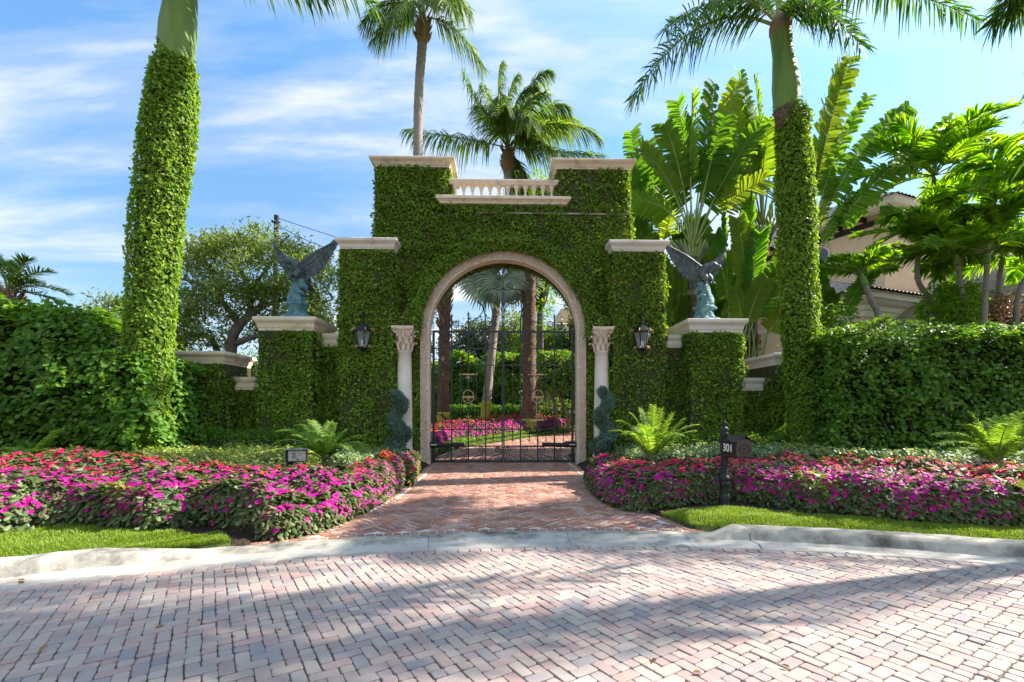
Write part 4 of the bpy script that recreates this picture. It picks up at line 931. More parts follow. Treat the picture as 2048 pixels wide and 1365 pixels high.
# lawn strips
def lawn(front, back, n, label):
    F_, B_ = resample(smoothline(front, 60), 60), resample(smoothline(back, 60), 60); u, v = rng.uniform(0, 59, n), rng.uniform(0, 1, n)
    P = np.stack([np.interp(u, np.arange(60), F_[:, c]) * (1 - v) + np.interp(u, np.arange(60), B_[:, c]) * v for c in (0, 1)], 1)
    m = (np.linalg.norm(P - CC, axis=1) > R1 - .03 - .0 * u) & ~inpoly(P, DRIVE); P = P[m]; n = len(P)
    cl = vnoise(P, 6, 2); z = gheight(P) + .004
    P3 = np.concatenate([P, z[:, None]], 1); h = (.045 + .018 * cl + .02 * rng.uniform(size=n))[:, None]
    a = rng.uniform(0, 2 * pi, n); d = np.stack([np.cos(a), np.sin(a), 0 * a], 1); wv = np.stack([-np.sin(a), np.cos(a), 0 * a], 1) * .0035
    lean = rng.uniform(.2, 1.0, (n, 1)); up = np.array([0, 0, 1.0])
    V = np.stack([P3 - wv, P3 + wv, P3 + wv * .8 + up * h * .6 + d * h * lean * .4, P3 - wv * .8 + up * h * .6 + d * h * lean * .4, P3 + up * h * (1.05 - .3 * lean) + d * h * lean, ], 1)
    g = Geo(); b = np.arange(n)[:, None] * 5; g.add(V.reshape(-1, 3), [b + np.array([[0, 1, 2, 3]]), b + np.array([[3, 2, 4]])], 0)
    U, Vv = np.meshgrid(np.linspace(0, 59, 90), np.linspace(0, 1, 14), indexing='ij')
    Q = np.stack([np.interp(U, np.arange(60), F_[:, c]) * (1 - Vv) + np.interp(U, np.arange(60), B_[:, c]) * Vv for c in (0, 1)], -1).reshape(-1, 2)
    q = np.concatenate([Q, (gheight(Q) + .012)[:, None]], 1); i, j = np.meshgrid(np.arange(89), np.arange(13), indexing='ij')
    g.add(q, [np.stack([i * 14 + j, (i + 1) * 14 + j, (i + 1) * 14 + j + 1, i * 14 + j + 1], -1).reshape(-1, 4)], 1, True)
    return tag(g.build('lawn', [M['grass'], M['turf']]), label, 'grass', kind='stuff')
arcL = [arcpt(a, R1 + .0) for a in np.linspace(aL - .62, aL - .03, 9)]
lawn(arcL, gz([(-420, 1145), (-240, 1110), (-100, 1085), (0, 1068), (150, 1050), (300, 1055), (405, 1062)], .20) + gz([(440, 1070), (470, 1082)], .12), 52000, 'bright green grass verge between the left flowers and the kerb')
frR = gz([(1272, 1012), (1300, 1028), (1345, 1046), (1395, 1060), (1440, 1068)], .12) + [arcpt(a, R1) for a in np.linspace(aR + .02, aR + .70, 9)]
lawn(frR, gz([(1268, 1004), (1300, 1010), (1340, 1012), (1390, 1014), (1450, 1015), (1560, 1022), (1640, 1029), (1700, 1032), (1780, 1038), (1850, 1044), (2048, 1054), (2200, 1068), (2400, 1090), (2700, 1130)], .20), 60000, 'sunlit grass verge in front of the right flowers and mailbox')

# fallen leaves on the street and driveway
for i, (px, py) in enumerate([(398, 1237), (950, 1178), (330, 1250), (555, 1260), (75, 1305), (1120, 1130), (1700, 1108), (1738, 1112), (250, 1098), (50, 1160), (1300, 1330), (1385, 1345), (1562, 1330), (1975, 1350), (870, 1118), (35, 1165), (625, 1245), (1590, 1128)]):
    c = onground(px, py, .012); g = Geo(); P = np.array([c]); leaves(g, P, np.array([[0, 0, 1.0]]), .05, .45, 0, six=True, tilt=.35, tipbias=(0, 0, 0))
    tag(g.build('fallen_leaf', M['dryleaf']), 'small brown fallen leaf lying on the pale paving', 'leaf', group='fallen leaves on the paving')
# ------------------------------------------------------------------ hedges
def hedge(name, label, x0, x1, y0, y1, top, n, L=.115, mat='clusia', leafasp=.72, lump=.28, zb=.3, sides='FTLR', seed=0, stems=True, twist=0):
    H = thing(name, label, 'hedge', ((x0 + x1) / 2, (y0 + y1) / 2, gh((x0 + x1) / 2, y0)))
    A = []; zt = np.vectorize(top); zm = float(zt((x0 + x1) / 2))
    areas = {'F': (x1 - x0) * (zm - zb), 'T': (x1 - x0) * (y1 - y0), 'L': (y1 - y0) * (zm - zb), 'R': (y1 - y0) * (zm - zb), 'B': (x1 - x0) * (zm - zb) * .3}; tot = sum(areas[s] for s in sides)
    g = Geo()
    for s in sides:
        m = int(n * areas[s] / tot); a, b = rng.uniform(0, 1, (2, m))
        if s == 'T': P = np.stack([x0 + (x1 - x0) * a, y0 + (y1 - y0) * b, zt(x0 + (x1 - x0) * a)], 1); Nn = np.tile([0, 0, 1.0], (m, 1))
        elif s in 'FB': x = x0 + (x1 - x0) * a; P = np.stack([x, np.full(m, y0 if s == 'F' else y1), zb + (zt(x) - zb) * b], 1); Nn = np.tile([0, -1.0 if s == 'F' else 1.0, 0], (m, 1))
        else: x = x0 if s == 'L' else x1; z = float(zt(x)); P = np.stack([np.full(m, x), y0 + (y1 - y0) * a, zb + (z - zb) * b], 1); Nn = np.tile([-1.0 if s == 'L' else 1.0, 0, 0], (m, 1))
        zr = np.clip((P[:, 2] - zb) / (zt(P[:, 0]) - zb), 0, 1)
        l = lump * vnoise(P, .8, seed) + lump * .55 * vnoise(P, 2.4, seed + 1) + .09 * vnoise(P, 7, seed + 2)
        l -= .35 * np.clip(.16 - zr, 0, 1) * 3       # bare lower part
        dens = rng.uniform(size=m) < np.clip(.35 + 5 * zr, 0, 1) * np.clip(1 + .9 * vnoise(P, 3.1, seed + 4), .25, 1)
        P = P + Nn * (l - rng.uniform(0, .34, m) ** 1.3)[:, None]; P, Nn = P[dens], Nn[dens]
        leaves(g, P, Nn + np.array([0, -.1, .85]), L, leafasp, 0, six=True, tipbias=(0, -.2, .25), spread=1.0, tilt=.55, fold=.06)
    g.build('foliage', M[mat], H)
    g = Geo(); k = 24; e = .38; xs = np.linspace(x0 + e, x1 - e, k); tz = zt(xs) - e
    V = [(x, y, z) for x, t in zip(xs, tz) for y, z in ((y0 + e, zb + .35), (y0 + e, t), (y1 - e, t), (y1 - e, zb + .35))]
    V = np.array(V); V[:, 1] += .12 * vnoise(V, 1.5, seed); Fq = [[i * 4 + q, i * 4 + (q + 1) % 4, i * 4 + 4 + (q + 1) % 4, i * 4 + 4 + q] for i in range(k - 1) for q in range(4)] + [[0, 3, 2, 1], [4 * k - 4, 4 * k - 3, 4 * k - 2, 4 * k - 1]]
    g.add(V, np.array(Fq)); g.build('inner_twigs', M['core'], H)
    if stems:
        g = Geo()
        for x in np.arange(x0 + .3, x1 - .2, .55):
            xx = x + rng.uniform(-.2, .2); zz = gh(xx, y0 + .3); P = np.array([(xx, y0 + .35, zz - .05), (xx + rng.uniform(-.15, .15), y0 + .25, zz + .5), (xx + rng.uniform(-.3, .3), y0 + .4, zz + 1.3)]); tube(g, smoothline(P, 7), .028, 5, 0, noise=.1)
        g.build('stems', M['bark'], H)
    return H
tl = lambda x: float(np.interp(x, [X_(-150, 11), X_(0, 11), X_(120, 11), X_(165, 11), X_(200, 11), X_(330, 11)], [4.2, 4.15, 4.1, 3.55, 3.0, 2.75]))
hedge('clusia_hedge', 'tall round leaved green hedge left of the leaning ivy palm', X_(-260, 11), X_(318, 11.5), 11.0, 13.2, tl, 24000, L=.13, lump=.30, seed=2)
tr = lambda x: EYE + (HY - float(np.interp(x, [X_(1640, 11), X_(1800, 11), X_(2048, 11)], [652, 648, 640]))) / 960 * 11.0
hedge('clusia_hedge', 'clipped dark green round leaved hedge right of the ivy palm, below the house', X_(1668, 11), X_(2330, 11), 11.0, 13.0, tr, 34000, L=.105, lump=.17, seed=5)

# ------------------------------------------------------------------ generic palm parts
def trunk_mesh(parent, name, P, R, mat, n=12, noise_=.03, ns=40, rings=0.0):
    Q = smoothline(P, ns); r = np.interp(np.linspace(0, 1, ns), np.linspace(0, 1, len(R)), R)
    if rings: r = r * (1 + rings * (np.arange(ns) % 2))
    g = Geo(); tube(g, Q, r, n, 0, True, noise=noise_); return g.build(name, M[mat], parent), Q, r
def frond_obj(parent, pts, leafm='coconut', stemm='stem', name='frond', **k):
    g = Geo(); frond(g, pts, **k); return g.build(name, [M[leafm], M[stemm]], parent)

# ------------------------------------------------------------------ ivy clad royal palms
def royal(label, path, R, shaft, shR, crown, fronds, ivyseed, group='royal palms with ivy covered trunks', ivy=True, n=24000):
    T_ = thing('royal_palm', label, 'palm tree', path[0], group=group)
    trunk, Q, r = trunk_mesh(T_, 'trunk', path, [x * .82 for x in R], 'vinewall' if ivy else 'ringtrunk', 14, .04, 40)
    if ivy:
        k = len(Q) - 1; s = rng.uniform(0, k, n); i = s.astype(int).clip(0, k - 1); f = (s - i)[:, None]; C = Q[i] * (1 - f) + Q[i + 1] * f; a = rng.uniform(0, 2 * pi, n)
        rad = np.interp(s, np.arange(k + 1), r) / .82; d = np.stack([np.cos(a), np.sin(a), 0 * a], 1)
        rad = rad * (1 + .07 * vnoise(np.stack([np.cos(a) * 2, np.sin(a) * 2, C[:, 2] * 1.6], 1), 1.2, ivyseed)) - rng.uniform(0, .06, n) + .035 + .03 * vnoise(np.stack([np.cos(a) * 2, np.sin(a) * 2, C[:, 2] * 1.6], 1), 5, 2)
        g = Geo(); leaves(g, C + d * rad[:, None], d + np.array([0, 0, .35]), .085, .75, 0, tipbias=(0, 0, -.8), tilt=.5); 
        m_ = 420; a = rng.uniform(0, 2 * pi, m_); dz_ = rng.exponential(.09, m_).clip(0, .4) * (1 + np.sin(3 * a + 1)) ; tp = Q[-1] + np.stack([np.cos(a) * rad.min() * .0, 0 * a, dz_], 1); rt = shR[0] * 1.02
        leaves(g, tp + np.stack([np.cos(a), np.sin(a), 0 * a], 1) * rt, np.stack([np.cos(a), np.sin(a), 0 * a + .3], 1), .08, .75, 0, tipbias=(0, 0, -.8)); g.build('ivy', M['ivy_lit'], T_)
    sh, Q2, _ = trunk_mesh(T_, 'crownshaft', shaft, shR, 'shaft', 20, 0.0, 24)
    if ivy:
        g = Geo(); P = np.array([shaft[0] - np.array([0, 0, .45]), shaft[0] - np.array([0, 0, .2]), shaft[0] + np.array([0, 0, .03])]); tube(g, P, [shR[0] * .85, shR[0] * .9, shR[0] * .98], 14, 0, noise=.05); g.build('leaf_scar', M['roughtrunk'], T_)
    g = Geo(); c = np.asarray(crown); sphere(g, c, shR[-1] * 1.08, 10, 7, 0, (1, 1, 1.5)); g.build('crown_base', M['boot'], T_)
    for f in fronds: frond_obj(T_, f, 'royal', 'palestem', n=125, ll=.74, lw=.042, droop=.5, a0=78, a1=35, vee=.1, veej=.75, start=.16, rr=.05, jit=.08, shape=(.2, .68, .7))
    return T_
YL = 11.6; p = lambda x, y, Y=YL: at(x, y, Y)
crL = p(366, -105)
fl = [[crL, p(520, -90), p(650, -8)], [crL, p(540, -150), p(748, 12)], [crL, p(400, -330, 11), p(470, -120, 9.2)], [crL, p(300, -300), p(110, -120)], [crL, p(330, -350), p(230, -140, 10)], [crL, p(366, -380), p(420, -360, 13)], [crL, p(450, -400), p(640, -330, 13)], [crL, p(330, -420), p(180, -330, 12)],
      [crL, p(380, -380, 12.5), p(420, -180, 14.5)], [crL, p(330, -330, 13), p(200, -150, 14)], [crL, p(366, -460), p(380, -500)]]
royal('ivy covered royal palm leaning right on the left side of the drive', [p(288, 925), p(292, 800), p(302, 620), p(318, 420), p(337, 260), p(349, 130)], [.40, .40, .47, .51, .53, .42],
      [p(350, 128), p(356, 60), p(364, -20), p(366, -110)], [.37, .39, .32, .23], crL, fl, 3)
YR = 12.5; p = lambda x, y, Y=YR: at(x, y, Y)
crR = p(1561, 58)
fr = [[crR, p(1400, -30), p(1262, 205)], [crR, p(1480, -60, 12), p(1330, 60, 11)], [crR, p(1700, -90), p(1962, 42)], [crR, p(1600, -60, 11.8), p(1720, 90, 11)], [crR, p(1540, -150), p(1480, -200)], [crR, p(1620, -180), p(1760, -190)], [crR, p(1590, -60, 13.5), p(1660, 40, 15)],
      [crR, p(1500, -90, 13.5), p(1420, 20, 15.3)], [crR, p(1450, -150), p(1300, -80, 13)], [crR, p(1700, -160, 13), p(1850, -80, 14)], [crR, p(1560, -220), p(1590, -330)]]
royal('straight ivy covered royal palm standing before the right wing wall', [p(1617, 905), p(1612, 840), p(1600, 640), p(1592, 420), p(1585, 226)], [.41, .37, .41, .43, .34], [p(1573, 222), p(1572, 170), p(1566, 110), p(1561, 62)], [.31, .34, .25, .26], crR, fr, 6, n=22000)
# two more of the same avenue stand just outside the frame; their fronds enter at the top right and their shade crosses the street
def offpalm(x, y, h, label, frs):
    z0 = gh(x, y) if np.hypot(x - CC[0], y - CC[1]) > R1 else .1; c = np.array([x, y, z0 + h]); b = c - [0, 0, 1.7]
    royal(label, [np.array([x, y, z0]), np.array([x, y, z0 + h * .4]), b], [.24, .20, .17], [b, (b + c) / 2, c], [.20, .18, .13], c, [crown_pts(c, radians(a), radians(e), L, d) for a, e, L, d in frs], 8, ivy=False)
FR = [(a, e, L, d) for a, e, L, d in zip(range(0, 360, 24), [30, 55, 15, 40, 65, 20, 45, 10, 60, 35, 15, 50, 25, 40, 62], [4.2, 3.9, 4.3, 4.0, 3.6, 4.4, 4.1, 4.0, 3.7, 4.2, 4.3, 3.9, 4.2, 4.0, 3.6], [1.3, .8, 1.6, 1.1, .6, 1.5, 1.0, 1.8, .7, 1.2, 1.6, .9, 1.4, 1.1, .6])]
offpalm(13.3, 9.9, 10.8, 'royal palm outside the right edge whose frond hangs into the top right corner', [(a + 6, max(e, 38) if 100 < a < 270 else e, L * (.62 if 100 < a < 270 else 1), min(d, .5) if 110 < a < 260 else d) for a, e, L, d in FR[::4] + FR[1::4] + FR[2::4]])
offpalm(10.4, 5.85, 11.2, 'royal palm outside the right edge whose trunk shade crosses the street', [(a + 9, e, L, d) for a, e, L, d in FR[::3] + FR[1::3]])
# ------------------------------------------------------------------ coconut palms behind the arch
def coco(label, path, R, crown, fronds, Y, group='coconut palms behind the arch', mat='ringtrunk', n=75, ll=.75, lw=.04, leafm='coconut', boots=.5, wind=(0, 0, 0), droop=.7, yellow=False, rings=.07, name='coconut_palm', ns=60, start=.2, vee=.1, rr=.035, veej=.25, a0=70, a1=25, twist=0):
    T_ = thing(name, label, 'palm tree', path[0], group=group); trunk, Q, r = trunk_mesh(T_, 'trunk', path, R, mat, 12, .03, ns, rings)
    c = np.asarray(crown, float)
    if boots:
        g = Geo(); tube(g, smoothline([path[-1] - (c - path[-1]) * .2, (path[-1] + c) / 2, c], 8), np.array([1, 1.25, 1.5, 1.6, 1.7, 1.5, 1.1, .5]) * R[-1], 10, 0, noise=.12)
        n_ = 46; a = rng.uniform(0, 2 * pi, n_); f = rng.uniform(0, 1, n_); b = path[-1] + (c - path[-1]) * f[:, None]; d = np.stack([np.cos(a), np.sin(a), 0 * a], 1)
        for i in range(n_): tube(g, [b[i] + d[i] * R[-1] * 1.2, b[i] + d[i] * R[-1] * 1.7 + [0, 0, .16], b[i] + d[i] * R[-1] * 2.1 + [0, 0, .3]], [.05, .035, .01], 4, 0)
        g.build('boots', M['boot'], T_)
    for f in fronds: frond_obj(T_, f, leafm, 'stem', n=n, ll=ll, lw=lw, droop=droop, a0=a0, a1=a1, vee=vee, veej=veej, start=start, rr=rr, jit=.10, wind=wind, twist=twist * rng.uniform(-1, 1), shape=(.16, .74, .65))
    return T_
Y3 = 20.; p = lambda x, y, Y=Y3: at(x, y, Y); c = p(846, 36)
coco('tall slender coconut palm rising behind the left block of the arch', [np.array([X_(842, Y3), Y3, gh(X_(842, Y3), Y3)]), p(838, 600), p(836, 300), p(838, 180), p(845, 82)], [.26, .2, .19, .18, .19], c,
     [[c, p(790, -30), p(730, 48)], [c, p(905, 30), p(966, 134)], [c, p(800, -70), p(748, -60)], [c, p(880, -80), p(940, 30)], [c, p(850, -110), p(870, -170)], [c, p(900, -110), p(975, -90)], [c, p(810, -120), p(770, -170)], [c, p(820, -30, 19), p(785, 40, 17.8)], [c, p(870, -40, 19), p(905, 20, 17.5)], [c, p(850, -60, 21.5), p(860, 0, 23)], [c, p(800, 10), p(752, 78)]], Y3, n=110, ll=.95, droop=.8)
Y4 = 24.; p = lambda x, y, Y=Y4: at(x, y, Y); c = p(1016, 296)
coco('windblown coconut palm centred above the balustrade', [np.array([X_(1062, Y4), Y4, gh(X_(1062, Y4), Y4)]), p(1061, 700), p(1052, 520), p(1022, 410), p(1015, 340)], [.26, .21, .19, .19, .2], c,
     [[c, p(960, 230), p(924, 144)], [c, p(930, 275), p(812, 262)], [c, p(985, 180), p(1002, 128)], [c, p(1050, 150), p(1098, 142)], [c, p(1090, 190), p(1132, 214)], [c, p(1110, 215), p(1197, 275)], [c, p(1080, 300), p(1205, 312)], [c, p(1020, 180), p(1070, 175)], [c, p(1010, 190, 23), p(1040, 230, 21.5)], [c, p(1050, 260, 23), p(1105, 300, 22)],
      [c, p(1025, 330, 24.5), p(1045, 372, 25)], [c, p(970, 200, 24.5), p(965, 170, 25.5)], [c, p(1060, 230, 25), p(1120, 250, 26.5)], [c, p(1000, 200), p(1035, 150)], [c, p(1040, 200, 23), p(1090, 185, 22)], [c, p(1060, 240, 22.5), p(1140, 250, 21.5)], [c, p(980, 240, 23), p(955, 210, 21.5)], [c, p(1030, 220, 22.5), p(1060, 235, 21)], [c, p(1070, 210, 25), p(1150, 240, 26)], [c, p(1000, 210, 22.5), p(1000, 190, 21)]], Y4, n=120, ll=1.15, wind=(.22, 0, 0), lw=.05, droop=.9)
# ------------------------------------------------------------------ Adonidia-like palms over the right hedge
AD = [  # crown px, base px, Y, frond length, count, label
    ((1722, 548), [(1760, 660), (1742, 600), (1727, 562)], 15.5, 1.15, 15, 'short curved palm with a yellow green shaft in front of the house medallion'),
    ((1840, 462), [(1872, 640), (1836, 560), (1840, 480)], 18.0, 1.9, 16, 'palm leaning left before the house wall, second trunk from the left above the hedge'),
    ((1868, 352), [(1905, 650), (1880, 520), (1868, 375)], 19.0, 2.9, 19, 'tallest sunlit palm of the cluster over the right hedge'),
    ((1912, 508), [(1945, 655), (1925, 590), (1912, 525)], 17.0, 2.3, 16, 'low curved palm in the middle of the cluster over the right hedge'),
    ((1975, 505), [(1968, 650), (1972, 580), (1975, 525)], 16.5, 2.4, 16, 'straight grey trunked palm with a broad yellow green frond reaching right'),
    ((2036, 388), [(2002, 650), (1998, 560), (2030, 410)], 18.5, 2.9, 19, 'tall palm cut off by the right edge above the tiled roof'),
    ((2075, 520), [(2032, 655), (2040, 580), (2072, 540)], 17.5, 2.4, 14, 'palm mostly outside the right edge with fronds reaching into view')]
for (cx, cy), tr_, Y, L, nf, lab in AD:
    p = lambda x, y: at(x, y, Y); c = p(cx, cy); b = np.array([X_(tr_[0][0], Y), Y, gh(X_(tr_[0][0], Y), Y)])
    path = [b] + [p(x, y) for x, y in tr_]; path[1] = b * .3 + path[1] * .7 if path[1][2] < b[2] + .5 else path[1]
    path[-1] = c - nz(c - path[-2]) * .42
    fr_ = []
    for i in range(nf):
        a = i * 2.4 + rng.uniform(-.2, .2); e = radians(rng.uniform(38, 84) if i % 3 else rng.uniform(10, 35)); fr_.append(crown_pts(c, a, e, L * rng.uniform(1.05, 1.4), rng.uniform(.08, .40)))
    T_ = coco(lab, path, [.115, .095, .085, .08], c, fr_, Y, group='palms over the right hedge', mat='ringtrunk', n=50, ll=L * .33, lw=.025 + .024 * L, leafm='adonidia', twist=1.0, boots=0, droop=.35, name='garden_palm', ns=40, rings=.05, start=.14, vee=.45, rr=.028, veej=.08, a0=62, a1=22)
    g = Geo(); tube(g, smoothline([path[-1], (path[-1] + c) / 2, c], 8), [.085, .10, .105, .10, .095, .08, .065, .05], 10, 0); g.build('crownshaft', M['shaft'], T_)
# small date palm beyond the left hedge
Y = 17.; p = lambda x, y: at(x, y, Y); c = p(18, 590); b = np.array([c[0], Y, gh(c[0], Y)])
coco('feathery palm top showing above the left hedge', [b, (b + c) / 2, c - [0, 0, .3]], [.24, .22, .22], c, [[c, p(x1, y1), p(x2, y2)] for x1, y1, x2, y2 in [(50, 540, 100, 545), (45, 520, 55, 522), (60, 555, 136, 590), (20, 520, 10, 530), (-20, 540, -70, 560), (50, 575, 120, 606), (0, 510, -30, 510), (35, 560, 70, 565), (-30, 570, -90, 610)]], Y, group=None, n=60, ll=.55, lw=.03, droop=.2, vee=.3)

# ------------------------------------------------------------------ palms inside the gate
def inner(px, Y, r, top, label, lean=0, mat='roughtrunk', ns=70, yb=1.0):
    x = X_(px, Y); z0 = gh(x, Y); p = lambda xx, yy: at(xx, yy, Y); P = [np.array([x, Y, z0]), p(px + lean * .35, 760), p(px + lean * .8, 640), p(px + lean, top)]
    T_ = thing('palm_tree', label, 'palm tree', P[0], group='palm trunks seen through the gate'); tm, Q, rr_ = trunk_mesh(T_, 'trunk', P, r, mat, 14, .10 if mat == 'roughtrunk' else .03, ns, .10)
    i = int(np.argmax(Q[:, 2] > z0 + yb)); g = Geo(); tube(g, Q[:max(3, i)], rr_[:max(3, i)] + .012, 14, 0); g.build('painted_base', M['yellowbase'], T_); return T_, Q
T1, Q1 = inner(886, 21.3, [.27, .24, .24, .30], 520, 'thick rough trunked palm just inside the left side of the gate', lean=4, yb=.75)
g = Geo(); c = Q1[-1]
for k in range(90):
    f = rng.uniform(.62, 1); q = Q1[int(f * (len(Q1) - 1))]; a = rng.uniform(0, 2 * pi); d = np.array([cos(a), sin(a), 0]); tube(g, [q + d * .2, q + d * .30 + [0, 0, .12], q + d * .40 + [0, 0, .30]], [.06, .045, .015], 4, 0)
g.build('boots', M['boot'], T1)
def fanleaf(g, base, hub, R, az_n, n=34, spread=250, lw=.13, stem=1, droop=.25, up=None, ddir=None):
    base, hub = np.asarray(base, float), np.asarray(hub, float); d = nz(hub - base) if ddir is None else nz(np.array(ddir, float)); tube(g, smoothline([base, (base + hub) / 2 + [0, 0, .06], hub], 6), [.04, .035, .03, .03, .025, .02], 5, stem)
    up = nz(np.asarray(up if up is not None else [0, -1.0, .35])); up = nz(up - d * (d @ up)); S = np.cross(d, up)
    a = np.radians(np.linspace(-spread / 2, spread / 2, n)); r = R * (1 + .07 * rng.uniform(-1, 1, n)) * (.86 + .14 * np.cos(a / 1.5))
    D = np.cos(a)[:, None] * d + np.sin(a)[:, None] * S; W = -np.sin(a)[:, None] * d + np.cos(a)[:, None] * S; w = R * np.radians(spread) / n * .5
    fold = (np.arange(n) % 2 * 2 - 1)[:, None] * up * .02
    V = []
    for f, wf, dr in ((.04, .06, 0), (.55, .62, .06), (.78, .42, .22), (1.0, .03, .6)):
        q = hub + D * (r * f)[:, None] + np.array([0, 0, -1.0]) * droop * R * dr - up * .1 * R * f * f + fold
        V += [q + W * w * wf * 1.6 - up * .02, q - W * w * wf * 1.6 + up * .02]
    V = np.stack(V, 1); b = np.arange(n)[:, None] * 8; g.add(V.reshape(-1, 3), [np.concatenate([b + np.array([[2 * i, 2 * i + 2, 2 * i + 3, 2 * i + 1]]) for i in range(3)])], 0)
def fanpalm(T_, c, leaves_, name='fan_leaf', mat='fan'):
    for (hx, hy, hY), R, sp in leaves_:
        g = Geo(); h = c + (at(hx, hy, hY) - c) * .62; fanleaf(g, c, h, R * .78, 0, 38, sp); g.build(name, [M[mat], M['palestem']], T_)
T2, Q2 = inner(968, 22.6, [.22, .19, .18, .17], 562, 'slender pale trunked fan palm with silver leaves at the middle of the gate', lean=28, mat='ringtrunk', yb=1.3)
c = at(1000, 566, 22.6); fanpalm(T2, c, [((950, 556, 22.2), 1.85, 240), ((1000, 530, 21.8), 2.0, 250), ((1052, 560, 22.2), 1.7, 240), ((1020, 500, 23.0), 1.9, 250), ((965, 505, 23.2), 1.8, 240), ((1065, 520, 23.4), 1.6, 240), ((925, 530, 22.8), 1.5, 230), ((1010, 590, 22.0), 1.3, 200)])
for q_, dd in ((at(990, 548, 21.9), (-.6, -.25, -.7)), (at(1014, 548, 21.8), (.55, -.25, -.75)), (at(1001, 556, 21.6), (-.05, -.35, -1)), (at(996, 535, 21.9), (-.3, -.4, .8)), (at(1012, 535, 22.0), (.5, -.4, .6))):
    g = Geo(); fanleaf(g, c, q_, 1.05, 0, 38, 230, up=(0, -1, .1), ddir=dd); g.build('fan_leaf', [M['fan'], M['palestem']], T2)
T3, Q3 = inner(1058, 22.0, [.33, .30, .30, .30], 440, 'thick brown rough trunked palm right of the gate centre', lean=0, yb=.7)
c = Q3[-1]
for i in range(9): frond_obj(T3, crown_pts(c, i * 2.4, radians(rng.uniform(5, 60)), 2.6, .9), 'coconut', 'stem', n=50, ll=.6, lw=.05, droop=.4)

# ------------------------------------------------------------------ traveller's palms
def paddle(g, base, mid, tip, blade=.45, W=.55, tear=.5, droop=.35, n=34, leaf=0, stem=1, rr=.035, vee=.25):
    """long petiole, then an oblong torn blade over the last (1-blade) of the curve"""
    frond(g, [base, mid, tip], n=n, ll=W, lw=0, twist=radians(rng.uniform(50, 105)) * (1 if rng.uniform() < .5 else -1), droop=droop * tear, a0=72, a1=48, vee=vee, veej=.03 + .22 * tear, start=blade, rr=rr, shape=(.22, .56, .45), leaf=leaf, stem=stem, jit=.012 + .06 * tear, tipw=.9, gap=1.25, ragged=.3 * tear)
def traveller(label, fan, Y, trunkpath, lv, R=.16, group="paddle leaved palms behind the right wing wall", leafm='paddle', fanw=.5, petr=.04):
    T_ = thing('traveller_palm', label, 'palm tree', trunkpath[0], group=group); trunk_mesh(T_, 'trunk', trunkpath, [R * 1.2, R, R], 'roughtrunk', 12, .06, 40, .06)
    c = np.asarray(fan)
    g = Geo()
    for k in range(-5, 6):   # overlapping leaf bases that form the flat fan
        a = k * .13; d = np.array([sin(a), 0, cos(a)]); b = c + np.array([k * .03, 0, -.55 + abs(k) * .03]); tube(g, [b, b + d * .5, b + d * 1.0], [.10, .075, .045], 6, 0, flat=.7)
    g.build('leaf_bases', M['palestem'], T_)
    g = Geo()
    for k in (-1, 1):
        for q in range(4): b = c + [k * (.06 + .04 * q), -.03 * q, -.7 + .05 * q]; tube(g, [b, b + np.array([k * .12, -.04, .42]), b + np.array([k * (.36 + .06 * q), -.06, .95])], [.10, .06, .012], 5, 0, flat=.5)
    g.build('old_sheaths', M['bark'], T_)
    for (mx, my, tx, ty, tY, W, tear, bl) in lv:
        g = Geo(); m = at(mx, my, (Y * 2 + tY) / 3); t = at(tx, ty, tY); d = nz(m - c); paddle(g, c + d * .25, m, t, bl, W, tear, rr=petr); g.build('leaf', [M[leafm], M['palestem']], T_)
    return T_
def base(px, Y): x = X_(px, Y); return np.array([x, Y, gh(x, Y)])
Y = 17.5
traveller('paddle leaved palm whose flat fan of pale stalks opens right above the right eagle', at(1385, 505, Y), Y, [base(1388, Y), at(1386, 640, Y), at(1385, 515, Y)],
          [(1350, 350, 1283, 300, 17.2, .62, .3, .42), (1365, 330, 1330, 250, 17.6, .6, .5, .4), (1378, 330, 1385, 190, 17.6, .5, .6, .42), (1398, 340, 1430, 170, 17.8, .6, .4, .42), (1420, 330, 1475, 165, 17.6, .55, .4, .42), (1435, 360, 1520, 250, 17.3, .6, .6, .4), (1345, 400, 1268, 400, 17.0, .6, .35, .45), (1385, 350, 1355, 205, 18.2, .6, .5, .4), (1410, 350, 1448, 235, 16.9, .6, .7, .4), (1440, 400, 1530, 360, 16.9, .6, .5, .45), (1370, 380, 1310, 330, 18.3, .6, .4, .4), (1400, 380, 1420, 280, 18.4, .6, .4, .4), (1425, 400, 1490, 300, 18.4, .6, .4, .4)], R=.17)
Y = 18.3
traveller('paddle leaved palm with a narrow stalk fan just left of the straight ivy palm', at(1525, 462, Y), Y, [base(1500, Y), at(1510, 620, Y), at(1524, 475, Y)],
          [(1500, 320, 1470, 210, 18.2, .6, .6, .4), (1515, 280, 1478, 148, 18.3, .5, .5, .42), (1530, 290, 1510, 160, 18.0, .55, .5, .42), (1545, 300, 1560, 200, 18.4, .5, .4, .42), (1480, 370, 1420, 340, 18.0, .6, .5, .4), (1500, 380, 1440, 400, 17.6, .65, .3, .45), (1560, 350, 1600, 260, 18.6, .6, .5, .4), (1520, 330, 1540, 240, 17.6, .6, .6, .4), (1490, 340, 1452, 270, 18.8, .65, .5, .4), (1530, 330, 1500, 230, 19.2, .65, .5, .4), (1550, 380, 1590, 350, 18.9, .65, .5, .4)], R=.15)
Y = 19.0
